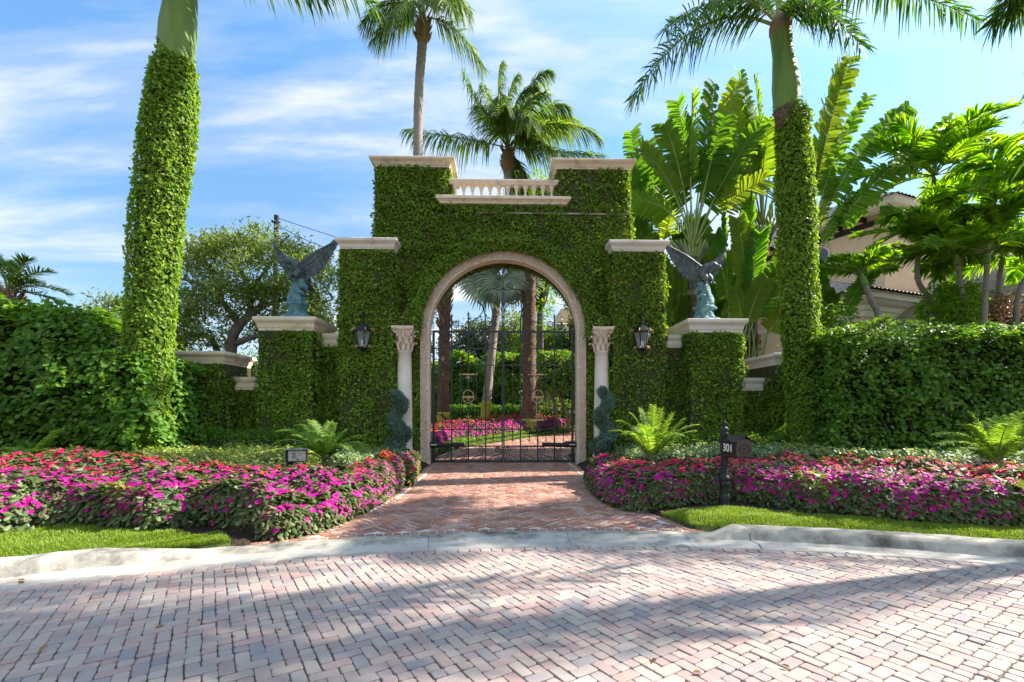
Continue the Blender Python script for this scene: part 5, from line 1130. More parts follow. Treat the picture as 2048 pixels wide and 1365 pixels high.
traveller('paddle leaved palm rising straight behind the right tower and arch block', at(1312, 560, Y), Y, [base(1316, Y), at(1314, 660, Y), at(1312, 570, Y)],
          [(1290, 450, 1262, 265, 19.0, .65, .5, .45), (1300, 440, 1295, 285, 19.2, .65, .4, .45), (1320, 440, 1330, 330, 19.2, .7, .4, .42), (1285, 480, 1258, 350, 18.8, .65, .2, .4), (1295, 500, 1268, 450, 18.6, .6, .2, .42), (1330, 460, 1352, 400, 18.8, .65, .4, .42), (1345, 480, 1390, 440, 19.4, .65, .4, .42)], R=.16)
Y = 19.5
traveller('paddle leaved palm behind the straight ivy palm, its torn leaves stretched to the right', at(1612, 560, Y), Y, [base(1600, Y), at(1605, 640, Y), at(1612, 575, Y)],
          [(1625, 330, 1700, 118, 19.3, .62, .6, .40), (1610, 330, 1680, 130, 19.8, .55, .5, .42), (1640, 330, 1735, 196, 19.0, .42, .9, .40), (1660, 330, 1816, 214, 19.0, .62, .7, .38), (1680, 400, 1900, 240, 18.8, .62, 1.0, .34), (1640, 480, 1702, 382, 19.2, .35, 1.0, .45), (1635, 430, 1670, 358, 19.4, .30, 1.0, .45), (1580, 380, 1570, 300, 19.9, .65, .5, .4), (1600, 400, 1620, 300, 20, .65, .5, .4)], R=.15, group='paddle leaved palms behind the right wing wall')
# broad leaved lower clump between the eagle and the ivy palm
def banana(label, px, Y, lv, W=.45):
    T_ = thing('broad_leaf_plant', label, 'banana plant', base(px, Y), group='broad leaved plants behind the right wing wall')
    b = base(px, Y)
    for k in range(4): g = Geo(); x = (k - 1.5) * .25; tube(g, [b + [x, 0, 0], b + [x * 1.2, .1 * k, 1.5], b + [x * 1.3, 0, 2.6]], [.13, .11, .07], 8, 0); g.build('stem', M['roughtrunk'], T_)
    for i, (tx, ty, tY, w, tear) in enumerate(lv):
        g = Geo(); c = b + [(i % 4 - 1.5) * .3, 0, 2.2]; t = at(tx, ty, tY); m = c * .35 + t * .65 + [0, 0, .75]; paddle(g, c, m, t, .42, w, tear, vee=.2, rr=.03); g.build('leaf', [M['paddle'], M['palestem']], T_)
banana('clump of broad banana like leaves between the right eagle and the ivy palm', 1490, 16.2, [(1560, 545, 15.6, .6, .2), (1520, 470, 16, .5, .2), (1545, 430, 16.6, .55, .3), (1475, 440, 16.4, .42, .1), (1450, 520, 16, .4, .1), (1600, 600, 15.6, .55, .2), (1500, 400, 17, .55, .4), (1590, 440, 16.8, .5, .2), (1530, 560, 15.6, .4, .1), (1430, 470, 16.8, .4, .2), (1470, 575, 15.8, .35, .1)])
banana('clump of dark broad leaves low behind the right eagle', 1420, 18.6, [(1360, 470, 18.6, .5, .2), (1330, 520, 18.2, .45, .2), (1400, 440, 18.8, .5, .3), (1445, 430, 18.8, .5, .3), (1480, 490, 18.6, .5, .3), (1350, 600, 18, .4, .2), (1460, 560, 18.2, .5, .2), (1400, 520, 18.9, .6, .2), (1430, 610, 18.2, .45, .2)])
banana('large leaved plant glowing yellow green beside the house corner', 1655, 16.0, [(1745, 545, 15.8, .34, .5), (1672, 590, 15.6, .36, .1), (1640, 560, 15.6, .3, .2), (1620, 520, 16.3, .4, .2)])
banana('tall stalked broad leaves behind the upper panel right of the arch', 1345, 17.8, [(1330, 560, 17.4, .4, .2), (1300, 480, 17.8, .5, .2), (1360, 540, 17.8, .4, .2), (1290, 590, 17.6, .4, .2), (1275, 430, 18, .45, .2), (1375, 600, 17.5, .3, .2)])

# ------------------------------------------------------------------ cycads
def cycad(label, px, Y, zt, tips, n=46, ll=.16, first=None):
    x = X_(px, Y); b = np.array([x, Y, gh(x, Y) + zt]); T_ = thing('cycad', label, 'cycad', b - [0, 0, zt], group='cycads in the beds')
    g = Geo(); lathe(g, b - [0, 0, zt], [(.10, -.05), (.13, .05), (.12, zt * .7), (.06, zt)], 10, 0); g.build('caudex', M['boot'], T_)
    for tx, ty, dY, arch in tips:
        t = at(tx, ty, Y + dY); m = b * .5 + t * .5 + np.array([0, 0, arch * 1.5]); g = Geo()
        frond(g, [b, m, t], n=int(n*1.4), ll=ll*1.25, lw=.019, droop=.3, a0=74, a1=42, vee=.2, veej=.05, start=.14, rr=.014, shape=(.18, .72, .5), jit=.03, nseg=2, tipw=.15); g.build('frond', [M['cycad'], M['stem']], T_)
cycad('cycad with arching fronds behind the intercom pedestal left of the arch', 650, 10.2, .25, [(548, 888, -.2, .32), (560, 862, .1, .3), (600, 850, .1, .25), (622, 842, .3, .2), (668, 850, .2, .15), (690, 862, .2, .1), (722, 872, 0, .2), (735, 905, -.1, .25), (728, 890, -.3, .25), (580, 905, -.4, .3), (640, 880, -.6, .3), (700, 900, -.6, .3), (590, 870, .5, .2), (660, 845, .5, .1), (612, 868, -.5, .3), (560, 915, -.2, .2)])
cycad('upright cycad beside the right tower lantern', 1302, 10.4, .25, [(1222, 862, -.1, .3), (1238, 842, .1, .3), (1262, 828, .1, .25), (1280, 818, .2, .15), (1306, 812, .2, .1), (1392, 850, -.1, .25), (1368, 838, .1, .1), (1345, 828, .2, .08), (1250, 868, -.5, .35), (1388, 862, -.4, .2), (1322, 818, .4, .05), (1360, 870, -.5, .3), (1285, 850, -.6, .3), (1265, 852, .6, .2)])
cycad('bright cycad at the far right end of the flower bed', 1992, 8.0, .22, [(1872, 870, 0, .3), (1880, 888, -.2, .25), (1940, 828, .2, .18), (1925, 850, .1, .25), (2000, 835, .2, .1), (2040, 825, .1, .1), (2075, 838, 0, .15), (2095, 870, -.1, .2), (1960, 845, .4, .15), (2020, 850, -.4, .25), (1905, 900, -.3, .2), (2060, 880, -.4, .25), (1985, 840, .4, .1)], n=54)
cycad('shaded cycad under the left hedge', 52, 8.8, .2, [(-10, 905, 0, .1), (10, 900, 0, .15), (100, 872, .2, .12), (118, 862, .1, .05), (30, 895, .3, .1), (80, 900, -.2, .1), (-20, 930, 0, .15)])

# ------------------------------------------------------------------ spiral juniper topiaries
def topiary(label, px, Y, top):
    x = X_(px, Y); z0 = gh(x, Y) + .0; H = EYE + (HY - top) / 960 * Y - z0; T_ = thing('spiral_topiary', label, 'topiary', (x, Y, z0), group='blue green spiral topiaries by the columns')
    g = Geo(); tube(g, [(x, Y, z0 - .05), (x + .02, Y, z0 + H * .5), (x, Y, z0 + H * .95)], [.03, .025, .01], 6, 0); g.build('stem', M['bark'], T_)
    n = 19000; t = rng.uniform(0, 1, n) ** 1.0; s = -1 if px < 1000 else 1; a = s * (t * 2 * pi * 2.15 + 1.2); off = .17 * (1 - .45 * t) * np.minimum(1, t * 6); C = np.stack([x + off * np.cos(a), Y + off * np.sin(a), z0 + .16 + t * (H - .30)], 1)
    rad = (.235 - .10 * t) * (1 - .35 * (t < .06)) ; d = nz(rng.normal(size=(n, 3))); q = rad * (.75 + .25 * rng.uniform(size=n) ** .5) * (1 + .30 * vnoise(C + d * .3, 7, 3) + .12 * vnoise(C + d * .3, 19, 3))
    P = C + d * (q * np.array([1]))[:, None] * np.array([1, 1, .85]); g = Geo(); leaves(g, P, d, .075, .26, 0, tipbias=(0, 0, .5), tilt=1.1, fold=.0)
    tt = np.linspace(0.03, .97, 50); aa_ = s * (tt * 2 * pi * 2.15 + 1.2); oo = .17 * (1 - .45 * tt) * np.minimum(1, tt * 6); tube(g, np.stack([x + oo * np.cos(aa_), Y + oo * np.sin(aa_), z0 + .16 + tt * (H - .30)], 1), (.20 - .09 * tt) * .74, 8, 1)
    g.build('foliage', [M['cypress'], M['core']], T_)
topiary('blue green spiral topiary in front of the left stone column', 797, 13.1, 778)
topiary('blue green spiral topiary in front of the right stone column', 1209, 13.1, 770)

# ------------------------------------------------------------------ loose olive green tree behind the left wing, far trees
def tree(name, label, base_, spec, twigs, clump, leafm, L, nper, seed, barkm='bark', group=None, asp=.22, cs=.28):
    """spec: list of limb polylines [(pts), r0, r1]; clumps scattered round ellipsoids"""
    T_ = thing(name, label, 'tree', base_, group=group); g = Geo()
    ends = []
    for pts, r0, r1 in spec: Q = smoothline(pts, 14); tube(g, Q, np.linspace(r0, r1, 14), 8, 0, noise=.08); ends += list(Q[4:])
    ends = np.array(ends); C = []
    for (c, rad, k) in clump:
        q = nz(rng.normal(size=(k, 3))) * rng.uniform(.25, 1, (k, 1)) ** .6; C.append(np.asarray(c) + q * np.asarray(rad))
    C = np.concatenate(C)
    keep = vnoise(C, .55, seed) > -.55; C = C[keep]
    if len(ends):
        for q in C[::max(1, len(C) // twigs)]:
            e = ends[np.argmin(np.linalg.norm(ends - q, axis=1))]; m = (e + q) / 2 + rng.normal(size=3) * .12; tube(g, bez([e, m, q], 6), np.linspace(.045, .012, 6), 4, 0)
    g.build('trunk', M[barkm], T_)
    k = len(C) * nper; P = np.repeat(C, nper, 0) + rng.normal(size=(k, 3)) * cs * np.array([1, 1, .6]); Nn = nz(P - np.repeat(C, nper, 0)); g = Geo()
    leaves(g, P, Nn, L, asp, 0, tipbias=(0, 0, .3), tilt=.8); g.build('crown', M[leafm], T_); return T_
Y = 20.; p = lambda x, y, Y=Y: at(x, y, Y); b = base(468, Y)
limbs = [([b, p(462, 700), p(480, 650), p(520, 615)], .26, .14), ([p(480, 650), p(440, 600), p(400, 570), p(370, 560)], .15, .05), ([p(520, 615), p(560, 560), p(600, 530), p(640, 520)], .13, .04), ([p(500, 630), p(500, 580), p(470, 520), p(480, 480)], .13, .04), ([p(520, 615), p(570, 600), p(620, 610), p(665, 600)], .10, .03),
         ([b, p(430, 690), p(380, 670), p(345, 650)], .16, .05), ([p(466, 690), p(520, 670), p(570, 660), p(640, 660)], .13, .04), ([p(500, 580), p(540, 530), p(560, 490), p(580, 470)], .08, .03), ([p(440, 600), p(420, 540), p(400, 500)], .08, .03)]
cl = [(p(x, y, Yc), (rx, 1.5, rz), k) for x, y, Yc, rx, rz, k in [(480, 500, 20, 1.2, .8, 26), (425, 520, 20, 1.2, .9, 24), (385, 560, 20, 1.2, 1.0, 24), (560, 490, 20.5, 1.3, .7, 22), (620, 520, 20, 1.1, .8, 20), (650, 570, 20, .9, 1.0, 16), (520, 560, 19.6, 1.6, 1.0, 30), (590, 590, 20, 1.4, 1.0, 26), (440, 600, 19.5, 1.3, .9, 24), (370, 620, 20, 1.1, .9, 22), (400, 670, 20, 1.2, .8, 22), (350, 570, 20.5, .9, .9, 12), (630, 640, 20, 1.0, .8, 20), (560, 650, 20.5, 1.2, .7, 16), (500, 650, 20.5, 1.2, .6, 10), (250, 640, 20.5, 1.4, 1.0, 30), (300, 700, 20, 1.4, 1.2, 36), (220, 690, 20.5, 1.2, 1.0, 20), (660, 700, 20, 1, .9, 12)]]
tree('spreading_tree', 'loose olive green spreading tree with bare grey limbs behind the left eagle', b, limbs, 110, cl, 'podo', .21, 95, 4, asp=.25, cs=.30)
# dark bushy filler between the left hedge and wing wall
def bush(name, label, blobs, n, L, mat, group=None, asp=.5, six=False, trunk=None, cat='shrub', core=True):
    b0_ = np.array(blobs[0][0]); T_ = thing(name, label, cat, (b0_[0], b0_[1], gh(b0_[0], b0_[1])), group=group); g = Geo(); gc = Geo()
    vol = [r[0] * r[2] for _, r in blobs]; tv = sum(vol)
    for (c, r), v_ in zip(blobs, vol):
        k = int(n * v_ / tv); d = nz(rng.normal(size=(k, 3))); q = .72 + .34 * rng.uniform(size=k) ** .6 + .16 * vnoise(d * 2 + np.array(c), 1.7, 3); P = np.asarray(c) + d * np.asarray(r) * q[:, None]
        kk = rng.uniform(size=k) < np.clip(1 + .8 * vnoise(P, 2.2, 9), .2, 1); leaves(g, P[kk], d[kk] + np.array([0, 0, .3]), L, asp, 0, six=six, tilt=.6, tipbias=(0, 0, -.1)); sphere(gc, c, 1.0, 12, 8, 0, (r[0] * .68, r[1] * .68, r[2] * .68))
    g.build('foliage', M[mat], T_)
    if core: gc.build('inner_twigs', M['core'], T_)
    z0 = gh(b0_[0], b0_[1]); g = Geo(); tube(g, [(b0_[0], b0_[1], z0 - .1), (b0_[0] + .05, b0_[1], b0_[2])], [trunk or .08, (trunk or .08) * .7], 7, 0); g.build('trunk', M['bark'], T_); return T_
bush('shrub', 'dark shrub filling the gap behind the leaning ivy palm', [(at(300, 800, 14.5), (1.6, .9, 1.7)), (at(240, 740, 14.8), (1.3, .9, 1.6))], 7000, .12, 'clusia', six=True, asp=.6)
bush('shrub', 'green shrub top behind the lower panel of the left wing wall', [(at(505, 760, 17.5), (1.0, .7, 1.0)), (at(560, 790, 17.5), (1.0, .7, .9))], 3000, .10, 'clusia', asp=.6)
bush('shrub', 'dark green shrub under the house, behind the right end pier', [(at(1660, 720, 15.2), (1.2, .8, 1.6)), (at(1560, 780, 15.5), (1.2, .7, 1.0))], 5000, .12, 'clusia', six=True, asp=.6)
# inside garden
hedge('clusia_hedge', 'bright leafy hedge beyond the palms seen through the left half of the gate', X_(840, 26), X_(1052, 26), 26, 28, lambda x: Z_(1000, 718, 26) + .25 * sin(x * 2.3), 9000, L=.24, mat='bright', lump=.45, zb=.8, sides='FT', stems=False, seed=12)
hedge('clipped_hedge', 'low dark clipped hedge behind the inner flower bed', X_(900, 24.5), X_(1052, 24.5), 24.2, 25, lambda x: Z_(1000, 812, 24.5), 3500, L=.11, lump=.05, zb=.7, sides='FT', stems=False, seed=13)
H_ = hedge('clipped_tree_hedge', 'clipped box shaped tree hedge on bare stems at the right of the gate opening', X_(1072, 23), X_(1260, 23), 22.4, 24.5, lambda x: Z_(1100, 702, 22.4), 9000, L=.12, mat='bright', lump=.08, zb=Z_(1100, 792, 22.4), sides='FTL', stems=False, seed=14)
g = Geo()
for x0_, x1_ in ((1118, 1100), (1130, 1152), (1142, 1112), (1150, 1165)): a = at(x0_, 850, 23.2); a[2] = gh(a[0], 23.2); tube(g, smoothline([a, (a + at(x1_, 780, 23.2)) / 2 + [.08, 0, 0], at(x1_, 775, 23.2)], 8), .07, 6, 0)
g.build('stems', M['boot'], H_)
bush('shrub', 'dark shrub in the shade under the box shaped tree hedge', [(at(1120, 838, 25), (1.9, .9, 1.0)), (at(1180, 835, 25), (1.5, .9, 1.1))], 4000, .13, 'clusia', asp=.5)
Y = 34.
tree('background_tree', 'blue green spreading tree far beyond the gate, left of the centre post', base(945, 36), [([base(945, 36), at(950, 740, 36), at(960, 700, 36)], .3, .12)], 20, [(at(x, y, 36), (rx, 1.5, rz), k) for x, y, rx, rz, k in [(965, 668, 1.8, 1.0, 60), (930, 695, 2.0, .9, 60), (985, 700, 2.0, 1.2, 60), (910, 715, 1.6, .8, 40), (950, 730, 3, 1, 60)]], 'farleaf', .26, 34, 7, asp=.4, cs=.4, group='trees far beyond the gate')
tree('background_tree', 'olive green tree far beyond the gate, between the centre post and the thick palm', base(1030, 35), [([base(1030, 35), at(1030, 740, 35), at(1028, 700, 35)], .3, .12)], 20, [(at(x, y, 35), (rx, 1.5, rz), k) for x, y, rx, rz, k in [(1030, 655, 1.4, 1.1, 60), (1020, 700, 1.8, 1.3, 70), (1050, 690, 1.6, 1.2, 50), (1045, 730, 2.4, 1, 50)]], 'podo', .26, 34, 8, asp=.3, cs=.4, group='trees far beyond the gate')
Yq = 30.; c = at(1085, 668, Yq); b = base(1085, Yq)
coco('yellow green feathery palm beyond the gate, right of the thick trunk', [b, (b + c) / 2, c - [0, 0, .3]], [.18, .15, .14], c, [crown_pts(c, i * 2.4, radians(rng.uniform(5, 70)), 2.6, .7) for i in range(14)], Yq, group='palms beyond the gate', leafm='adonidia', n=40, ll=.6, lw=.09, boots=0, name='garden_palm')
c = at(1112, 690, Yq); b = base(1112, Yq)
coco('low feathery palm beyond the gate, beside the balcony pillar', [b, (b + c) / 2, c - [0, 0, .3]], [.18, .15, .14], c, [crown_pts(c, i * 2.4 + 1, radians(rng.uniform(5, 70)), 2.2, .7) for i in range(12)], Yq, group='palms beyond the gate', leafm='adonidia', n=40, ll=.55, lw=.09, boots=0, name='garden_palm')
# spiky plants on the roof terrace behind the balustrade
bush('bushy_tree', 'pale spiky foliage showing through the balusters above the arch', [(at(1080, 420, 26), (1.7, 1, 1.9)), (at(1040, 430, 26), (1.4, 1, 1.2)), (at(1075, 560, 26), (1.0, 1, 2.6))], 6000, .34, 'adonidia', asp=.14, trunk=.2, cat='tree')
# background screens so that the street scene closes behind the hedges
for i, (px0, px1, Y, top, lab) in enumerate([(-420, 250, 27, 690, 'row of dark trees beyond the left hedge'), (250, 830, 30, 728, 'row of dark trees beyond the left wing wall'), (1180, 1640, 29, 640, 'row of dark trees beyond the right wing wall')]):
    bl = []
    for x in np.arange(px0, px1, 75): bl.append((at(x, top + 45 + 20 * sin(x), Y + rng.uniform(-1, 1)), (1.9, 1.4, 1.9 + .4 * sin(x * 3))))
    bl += [(at(x, 800, Y), (2.2, 1.4, 2.2)) for x in np.arange(px0, px1, 95)]
    o = bush('tree_row', lab, bl, 13000, .26, 'farleaf', asp=.5, cat='trees')
# ------------------------------------------------------------------ eagle statues
def eagle(label, x, Y, z, m):
    """m=+1: the fully spread wing points to +x"""
    E = thing('eagle_statue', label, 'statue', (x, Y, z), group='bronze eagles on the wing walls'); o = np.array([x, Y, z])
    W = lambda a, b, c: o + np.array([m * a, b, c])
    # rocky base in verdigris: a lumpy leaning column with shelves
    g = Geo(); nz_, nn = 46, 26; t = np.linspace(0, 1, nz_); a = np.arange(nn) * 2 * pi / nn
    rad = np.interp(t, [0, .06, .14, .2, .3, .36, .38, .42, .55, .7, .85, 1], [.40, .36, .29, .27, .24, .25, .33, .24, .21, .18, .17, .13]); cx_ = np.interp(t, [0, .3, .5, .8, 1], [0, .02, 0, .02, .10])
    T_, A_ = np.meshgrid(t, a, indexing='ij'); C = np.stack([np.cos(A_) * 1.3, np.sin(A_) * 1.3, T_ * 3.2], -1); rr_ = rad[:, None] * (1 + .16 * vnoise(C, 2.2, 31) + .11 * vnoise(C, 6, 32) + .05 * np.sin(A_ * 9 + T_ * 5)) * (1 + .35 * (T_ < .12) * np.clip(-np.cos(A_) * 1, 0, 1) * 0)
    V = np.stack([m * (cx_[:, None] + rr_ * np.cos(A_) * 1.08), rr_ * np.sin(A_) * .9, T_ * 1.22], -1) + o
    i, k = np.meshgrid(np.arange(nz_ - 1), np.arange(nn), indexing='ij'); k2 = (k + 1) % nn; Fq = np.stack([i * nn + k, i * nn + k2, (i + 1) * nn + k2, (i + 1) * nn + k], -1).reshape(-1, 4)
    g.add(V.reshape(-1, 3), [Fq, (np.arange(nn) + (nz_ - 1) * nn)[None], np.arange(nn)[::-1][None]], 0, True)
    for c0, r0, h0 in ((W(-.22, -.15, .0), .2, .16), (W(.24, -.12, 0), .18, .2), (W(.02, -.26, 0), .2, .12)):
        lathe(g, c0, [(r0 * 1.1, -.01), (r0, h0 * .4), (r0 * .8, h0 * .8), (r0 * .3, h0)], 9, 0, True)
    tube(g, bez([W(.10, -.05, 1.02), W(.34, -.1, 1.02), W(.30, -.08, .84)], 7), [.10, .10, .09, .08, .07, .05, .02], 8, 0, noise=.12)
    tube(g, bez([W(.06, -.12, .80), W(.26, -.15, .84), W(.26, -.12, .70)], 6), [.07, .07, .06, .05, .035, .015], 8, 0, noise=.12)
    tube(g, bez([W(-.34, 0, .46), W(0, -.28, .50), W(.30, 0, .46)], 9), [.04, .06, .07, .07, .07, .07, .06, .05, .03], 7, 0, noise=.1)
    g.build('rock_base', M['verdigris'], E)
    # body: one surface from tail to beak
    g = Geo(); P = smoothline([W(.30, .22, 1.02), W(.22, .14, 1.16), W(.10, .02, 1.38), W(.02, -.08, 1.56), W(-.07, -.17, 1.66), W(-.16, -.26, 1.67), W(-.23, -.31, 1.61)], 26)
    tube(g, P, np.interp(np.linspace(0, 1, 26), [0, .12, .3, .48, .6, .72, .84, .93, 1], [.045, .11, .155, .175, .145, .095, .095, .07, .045]), 16, 0, noise=.03)
    tube(g, smoothline([W(-.21, -.30, 1.64), W(-.28, -.35, 1.62), W(-.31, -.37, 1.56), W(-.295, -.36, 1.51)], 8), [.05, .042, .035, .03, .024, .018, .012, .004], 8, 0)
    for s in (-1, 1): q = W(-.17, -.27, 1.71) + np.array([s * .05, s * -.045 * m, .0]); sphere(g, q, .018, 8, 5)
    # thigh feathers, legs and talons gripping the rock
    for s in (-1, 1):
        h = W(.06 + s * .08, -.10 - .05 * s, 1.42); kn = W(-.02 + s * .10, -.20 - .04 * s, 1.27); an = W(-.03 + s * .10, -.17, 1.17)
        tube(g, smoothline([h, kn, an], 8), [.10, .11, .10, .085, .06, .045, .035, .03], 9, 0, noise=.06)
        for d in ((-.11, -.07), (-.02, -.13), (.07, -.10), (.05, .09)): tube(g, smoothline([an, an + [m * d[0] * .6, d[1] * .6, -.0], an + [m * d[0], d[1], -.07]], 5), [.028, .026, .022, .016, .004], 6, 0)
    # body feathers
    k = 420; f = rng.uniform(.15, .78, k); i_ = (f * 25).astype(int); a = rng.uniform(0, 2 * pi, k); T0, S0, U0 = frames(P); R_ = np.interp(f, [0, .12, .3, .48, .6, .72, .84, 1], [.045, .11, .155, .175, .145, .095, .095, .05])
    Nn = S0[i_] * np.cos(a)[:, None] + U0[i_] * np.sin(a)[:, None]; Q = P[i_] + Nn * (R_ * .97)[:, None]; tb = -T0[i_]
    L = .085; w = np.cross(Nn, tb) * .03; V = np.stack([Q - w * .6, Q + w * .6, Q + w + tb * L * .5 + Nn * .018, Q + tb * L + Nn * .012, Q - w + tb * L * .5 + Nn * .018], 1); g.add(V.reshape(-1, 3), [np.arange(5 * k).reshape(-1, 5)], 0)
    g.build('body', M['bronze'], E)
    g = Geo()   # tail fan
    for q in range(7):
        a = (q - 3) * .16; b_ = W(.14, .12, 1.20); tip = b_ + np.array([m * (.10 + .22 * sin(a)), .34 + .02 * q, -.22 * cos(a)]); tube(g, [b_, (b_ + tip) / 2 + [0, .03, .02], tip], [.03, .055, .012], 6, 0, flat=.35)
    g.build('tail', M['bronze'], E)
    def wing(sh, el, wr, hand, tipdirs, name):
        """sh shoulder, el elbow, wr wrist; feathers hang from the arm and fan from the wrist"""
        g = Geo(); A = smoothline([sh, el, wr, hand], 22); tube(g, A, np.interp(np.linspace(0, 1, 22), [0, .3, .7, 1], [.13, .10, .06, .02]), 9, 0, flat=.6)
        nF = len(tipdirs); 
        for layer, (kmul, n_, w0, yoff, f0) in enumerate(((1.0, 26, .050, .0, 0), (.62, 22, .046, -.022, 0), (.36, 20, .042, -.042, 0), (.18, 18, .036, -.058, 0))):
            for i_ in range(n_):
                f = i_ / (n_ - 1); root = A[int(f * 21)]; d = np.array([np.interp(f, np.linspace(0, 1, nF), [v[c] for v in tipdirs]) for c in range(3)])
                d = d * kmul * (1 if layer else 1 + .04 * (i_ % 2)); d0 = root + np.array([0, yoff, 0]); tip = d0 + d
                dn = nz(d); sd = nz(np.cross(dn, [0, 1.0, 0])); c0 = d0 - dn * .02; mid = (c0 + tip) / 2 + np.array([0, -.018, 0]); w = w0 * (1 + .5 * f * (layer == 0)) * min(1, np.linalg.norm(d) / .22 + .2)
                V = []
                for q, ww, th in ((c0, .55, .012), (c0 * .6 + tip * .4 + [0, -.014, 0], 1.0, .012), (mid * .35 + tip * .65 + [0, -.006, 0], .92, .010), (tip, .10, .004)):
                    V += [q - sd * w * ww, q + np.array([0, -th, 0]), q + sd * w * ww, q + np.array([0, th, 0])]
                Fq = [[4 * r + k, 4 * r + (k + 1) % 4, 4 * r + 4 + (k + 1) % 4, 4 * r + 4 + k] for r in range(3) for k in range(4)] + [[0, 3, 2, 1], [12, 13, 14, 15]]
                g.add(V, np.array(Fq), 0)
        g.build(name, M['bronze'], E)
    mv = lambda *v: np.array([m * v[0], v[1], v[2]])
    wing(W(.08, -.02, 1.60), W(.36, .02, 1.86), W(.66, -.02, 2.06), W(.98, -.04, 2.20), [mv(.10, .02, -.42), mv(.20, .02, -.46), mv(.30, .0, -.46), mv(.36, 0, -.36), mv(.38, 0, -.20), mv(.36, 0, .0), mv(.30, 0, .20)], 'spread_wing')
    wing(W(-.04, .02, 1.60), W(-.26, .06, 1.80), W(-.50, .10, 2.04), W(-.68, .12, 2.22), [mv(.10, .03, -.34), mv(.06, .03, -.44), mv(.0, .03, -.46), mv(-.06, .03, -.38), mv(-.10, .03, -.24), mv(-.11, .03, -.06), mv(-.05, .03, .12)], 'raised_wing')
ze = capz(634) + .003
eagle('dark bronze eagle with wings raised on a green rock, on the left wing wall', X_(592, 14.1), 14.15, ze, 1)
eagle('dark bronze eagle with wings raised on a turquoise rock, on the right wing wall', X_(1411, 14.1), 14.15, ze - .02, -1)

# ------------------------------------------------------------------ mailbox
mbz = gh(*at(1449, 825, 7.0)[:2]); Ym = 6.95
pb = onground(1449, 1014, mbz); mx_, my_ = pb[0], pb[1]; mbz = gh(mx_, my_)
MB = thing('mailbox', 'black cast metal mailbox numbered 301 on a fluted post in the right verge', 'mailbox', (mx_, my_, mbz))
k = my_ / 960; hh = lambda y: (1012 - y) * k
g = Geo(); pr = [(.075, 0), (.078, .02), (.066, .05), (.062, hh(985)), (.058, hh(968)), (.07, hh(965)), (.07, hh(962)), (.055, hh(958)), (.075, hh(955)), (.08, hh(951)), (.06, hh(948)), (.045, hh(944)), (.045, hh(900)), (.05, hh(897)), (.045, hh(895)), (.045, hh(866)), (.052, hh(864)), (.052, hh(861)), (.04, hh(860)), (.06, hh(856)), (.06, hh(852)), (.03, hh(849)), (.022, hh(847)), (.036, hh(843)), (.036, hh(840)), (.012, hh(838)), (.004, hh(834))]
lathe(g, (mx_, my_, mbz), pr, 20, 0)
for q in range(10):
    a = q * 2 * pi / 10; P = [(mx_ + r * cos(a), my_ + r * sin(a), mbz + z) for r, z in ((.064, .07), (.061, hh(984)))]; tube(g, P, .007, 5, 0)
for zi in np.linspace(hh(942), hh(908), 9):
    for q in range(5): a = q * 2 * pi / 5 + zi * 14; sphere(g, (mx_ + .045 * cos(a), my_ + .045 * sin(a), mbz + zi), .013, 6, 4)
g.build('post', M['blackbox'], MB)
# box: front-left side panel carries the number, door end faces right and to the street
fd = nz(np.array([.12, -.99, 0.0])); sd_ = nz(np.array([-.99, -.12, 0.0]))   # door end normal, number side normal
cb = np.array([mx_ + .09, my_, 0]) + fd * .12; z0, z1, zr = mbz + hh(905), mbz + hh(876), mbz + hh(868)
hl, hw = .20, .115
def boxpt(a, b, z): q = cb + fd * a * hl + sd_ * b * hw; return (q[0], q[1], z)
g = Geo(); V = [boxpt(a, b, z) for z in (z0, z1) for a, b in ((-1, -1), (1, -1), (1, 1), (-1, 1))] + [boxpt(-1, 0, zr - .01), boxpt(1, 0, zr - .01)]
g.add(V, [np.array([[0, 1, 2, 3], [0, 4, 5, 1], [2, 6, 7, 3]]), np.array([[1, 5, 9, 6, 2], [3, 7, 8, 4, 0]])]); g.add(V, [np.array([[4, 8, 9, 5], [6, 9, 8, 7]])]); g.build('mailbox_body', M['boxmetal'], MB)
BD = [o for o in MB.children if o.name.startswith('mailbox_body')][0]
g = Geo(); e = 1.14; V = [];
for a in (-e, e):
    for b, z in ((-1.3, z1 - .015), (0, zr + .012), (1.3, z1 - .015), (1.3, z1 - .003), (0, zr + .026), (-1.3, z1 - .003)): V.append(boxpt(a, b, z))
g.add(V, [np.array([[i, (i + 1) % 6, 6 + (i + 1) % 6, 6 + i] for i in range(6)]), np.array([[0, 5, 4, 3, 2, 1], [6, 7, 8, 9, 10, 11]])]); g.build('roof', M['blackbox'], MB)
g = Geo(); c = cb + [0, 0, z0 - .012]; obox(g, c, fd * hl * 1.12, sd_ * hw * 1.18, (0, 0, .012)); obox(g, cb + [0, 0, z0 - .03] - fd * .08, fd * .16, sd_ * .04, (0, 0, .012)); g.build('shelf', M['blackbox'], MB)
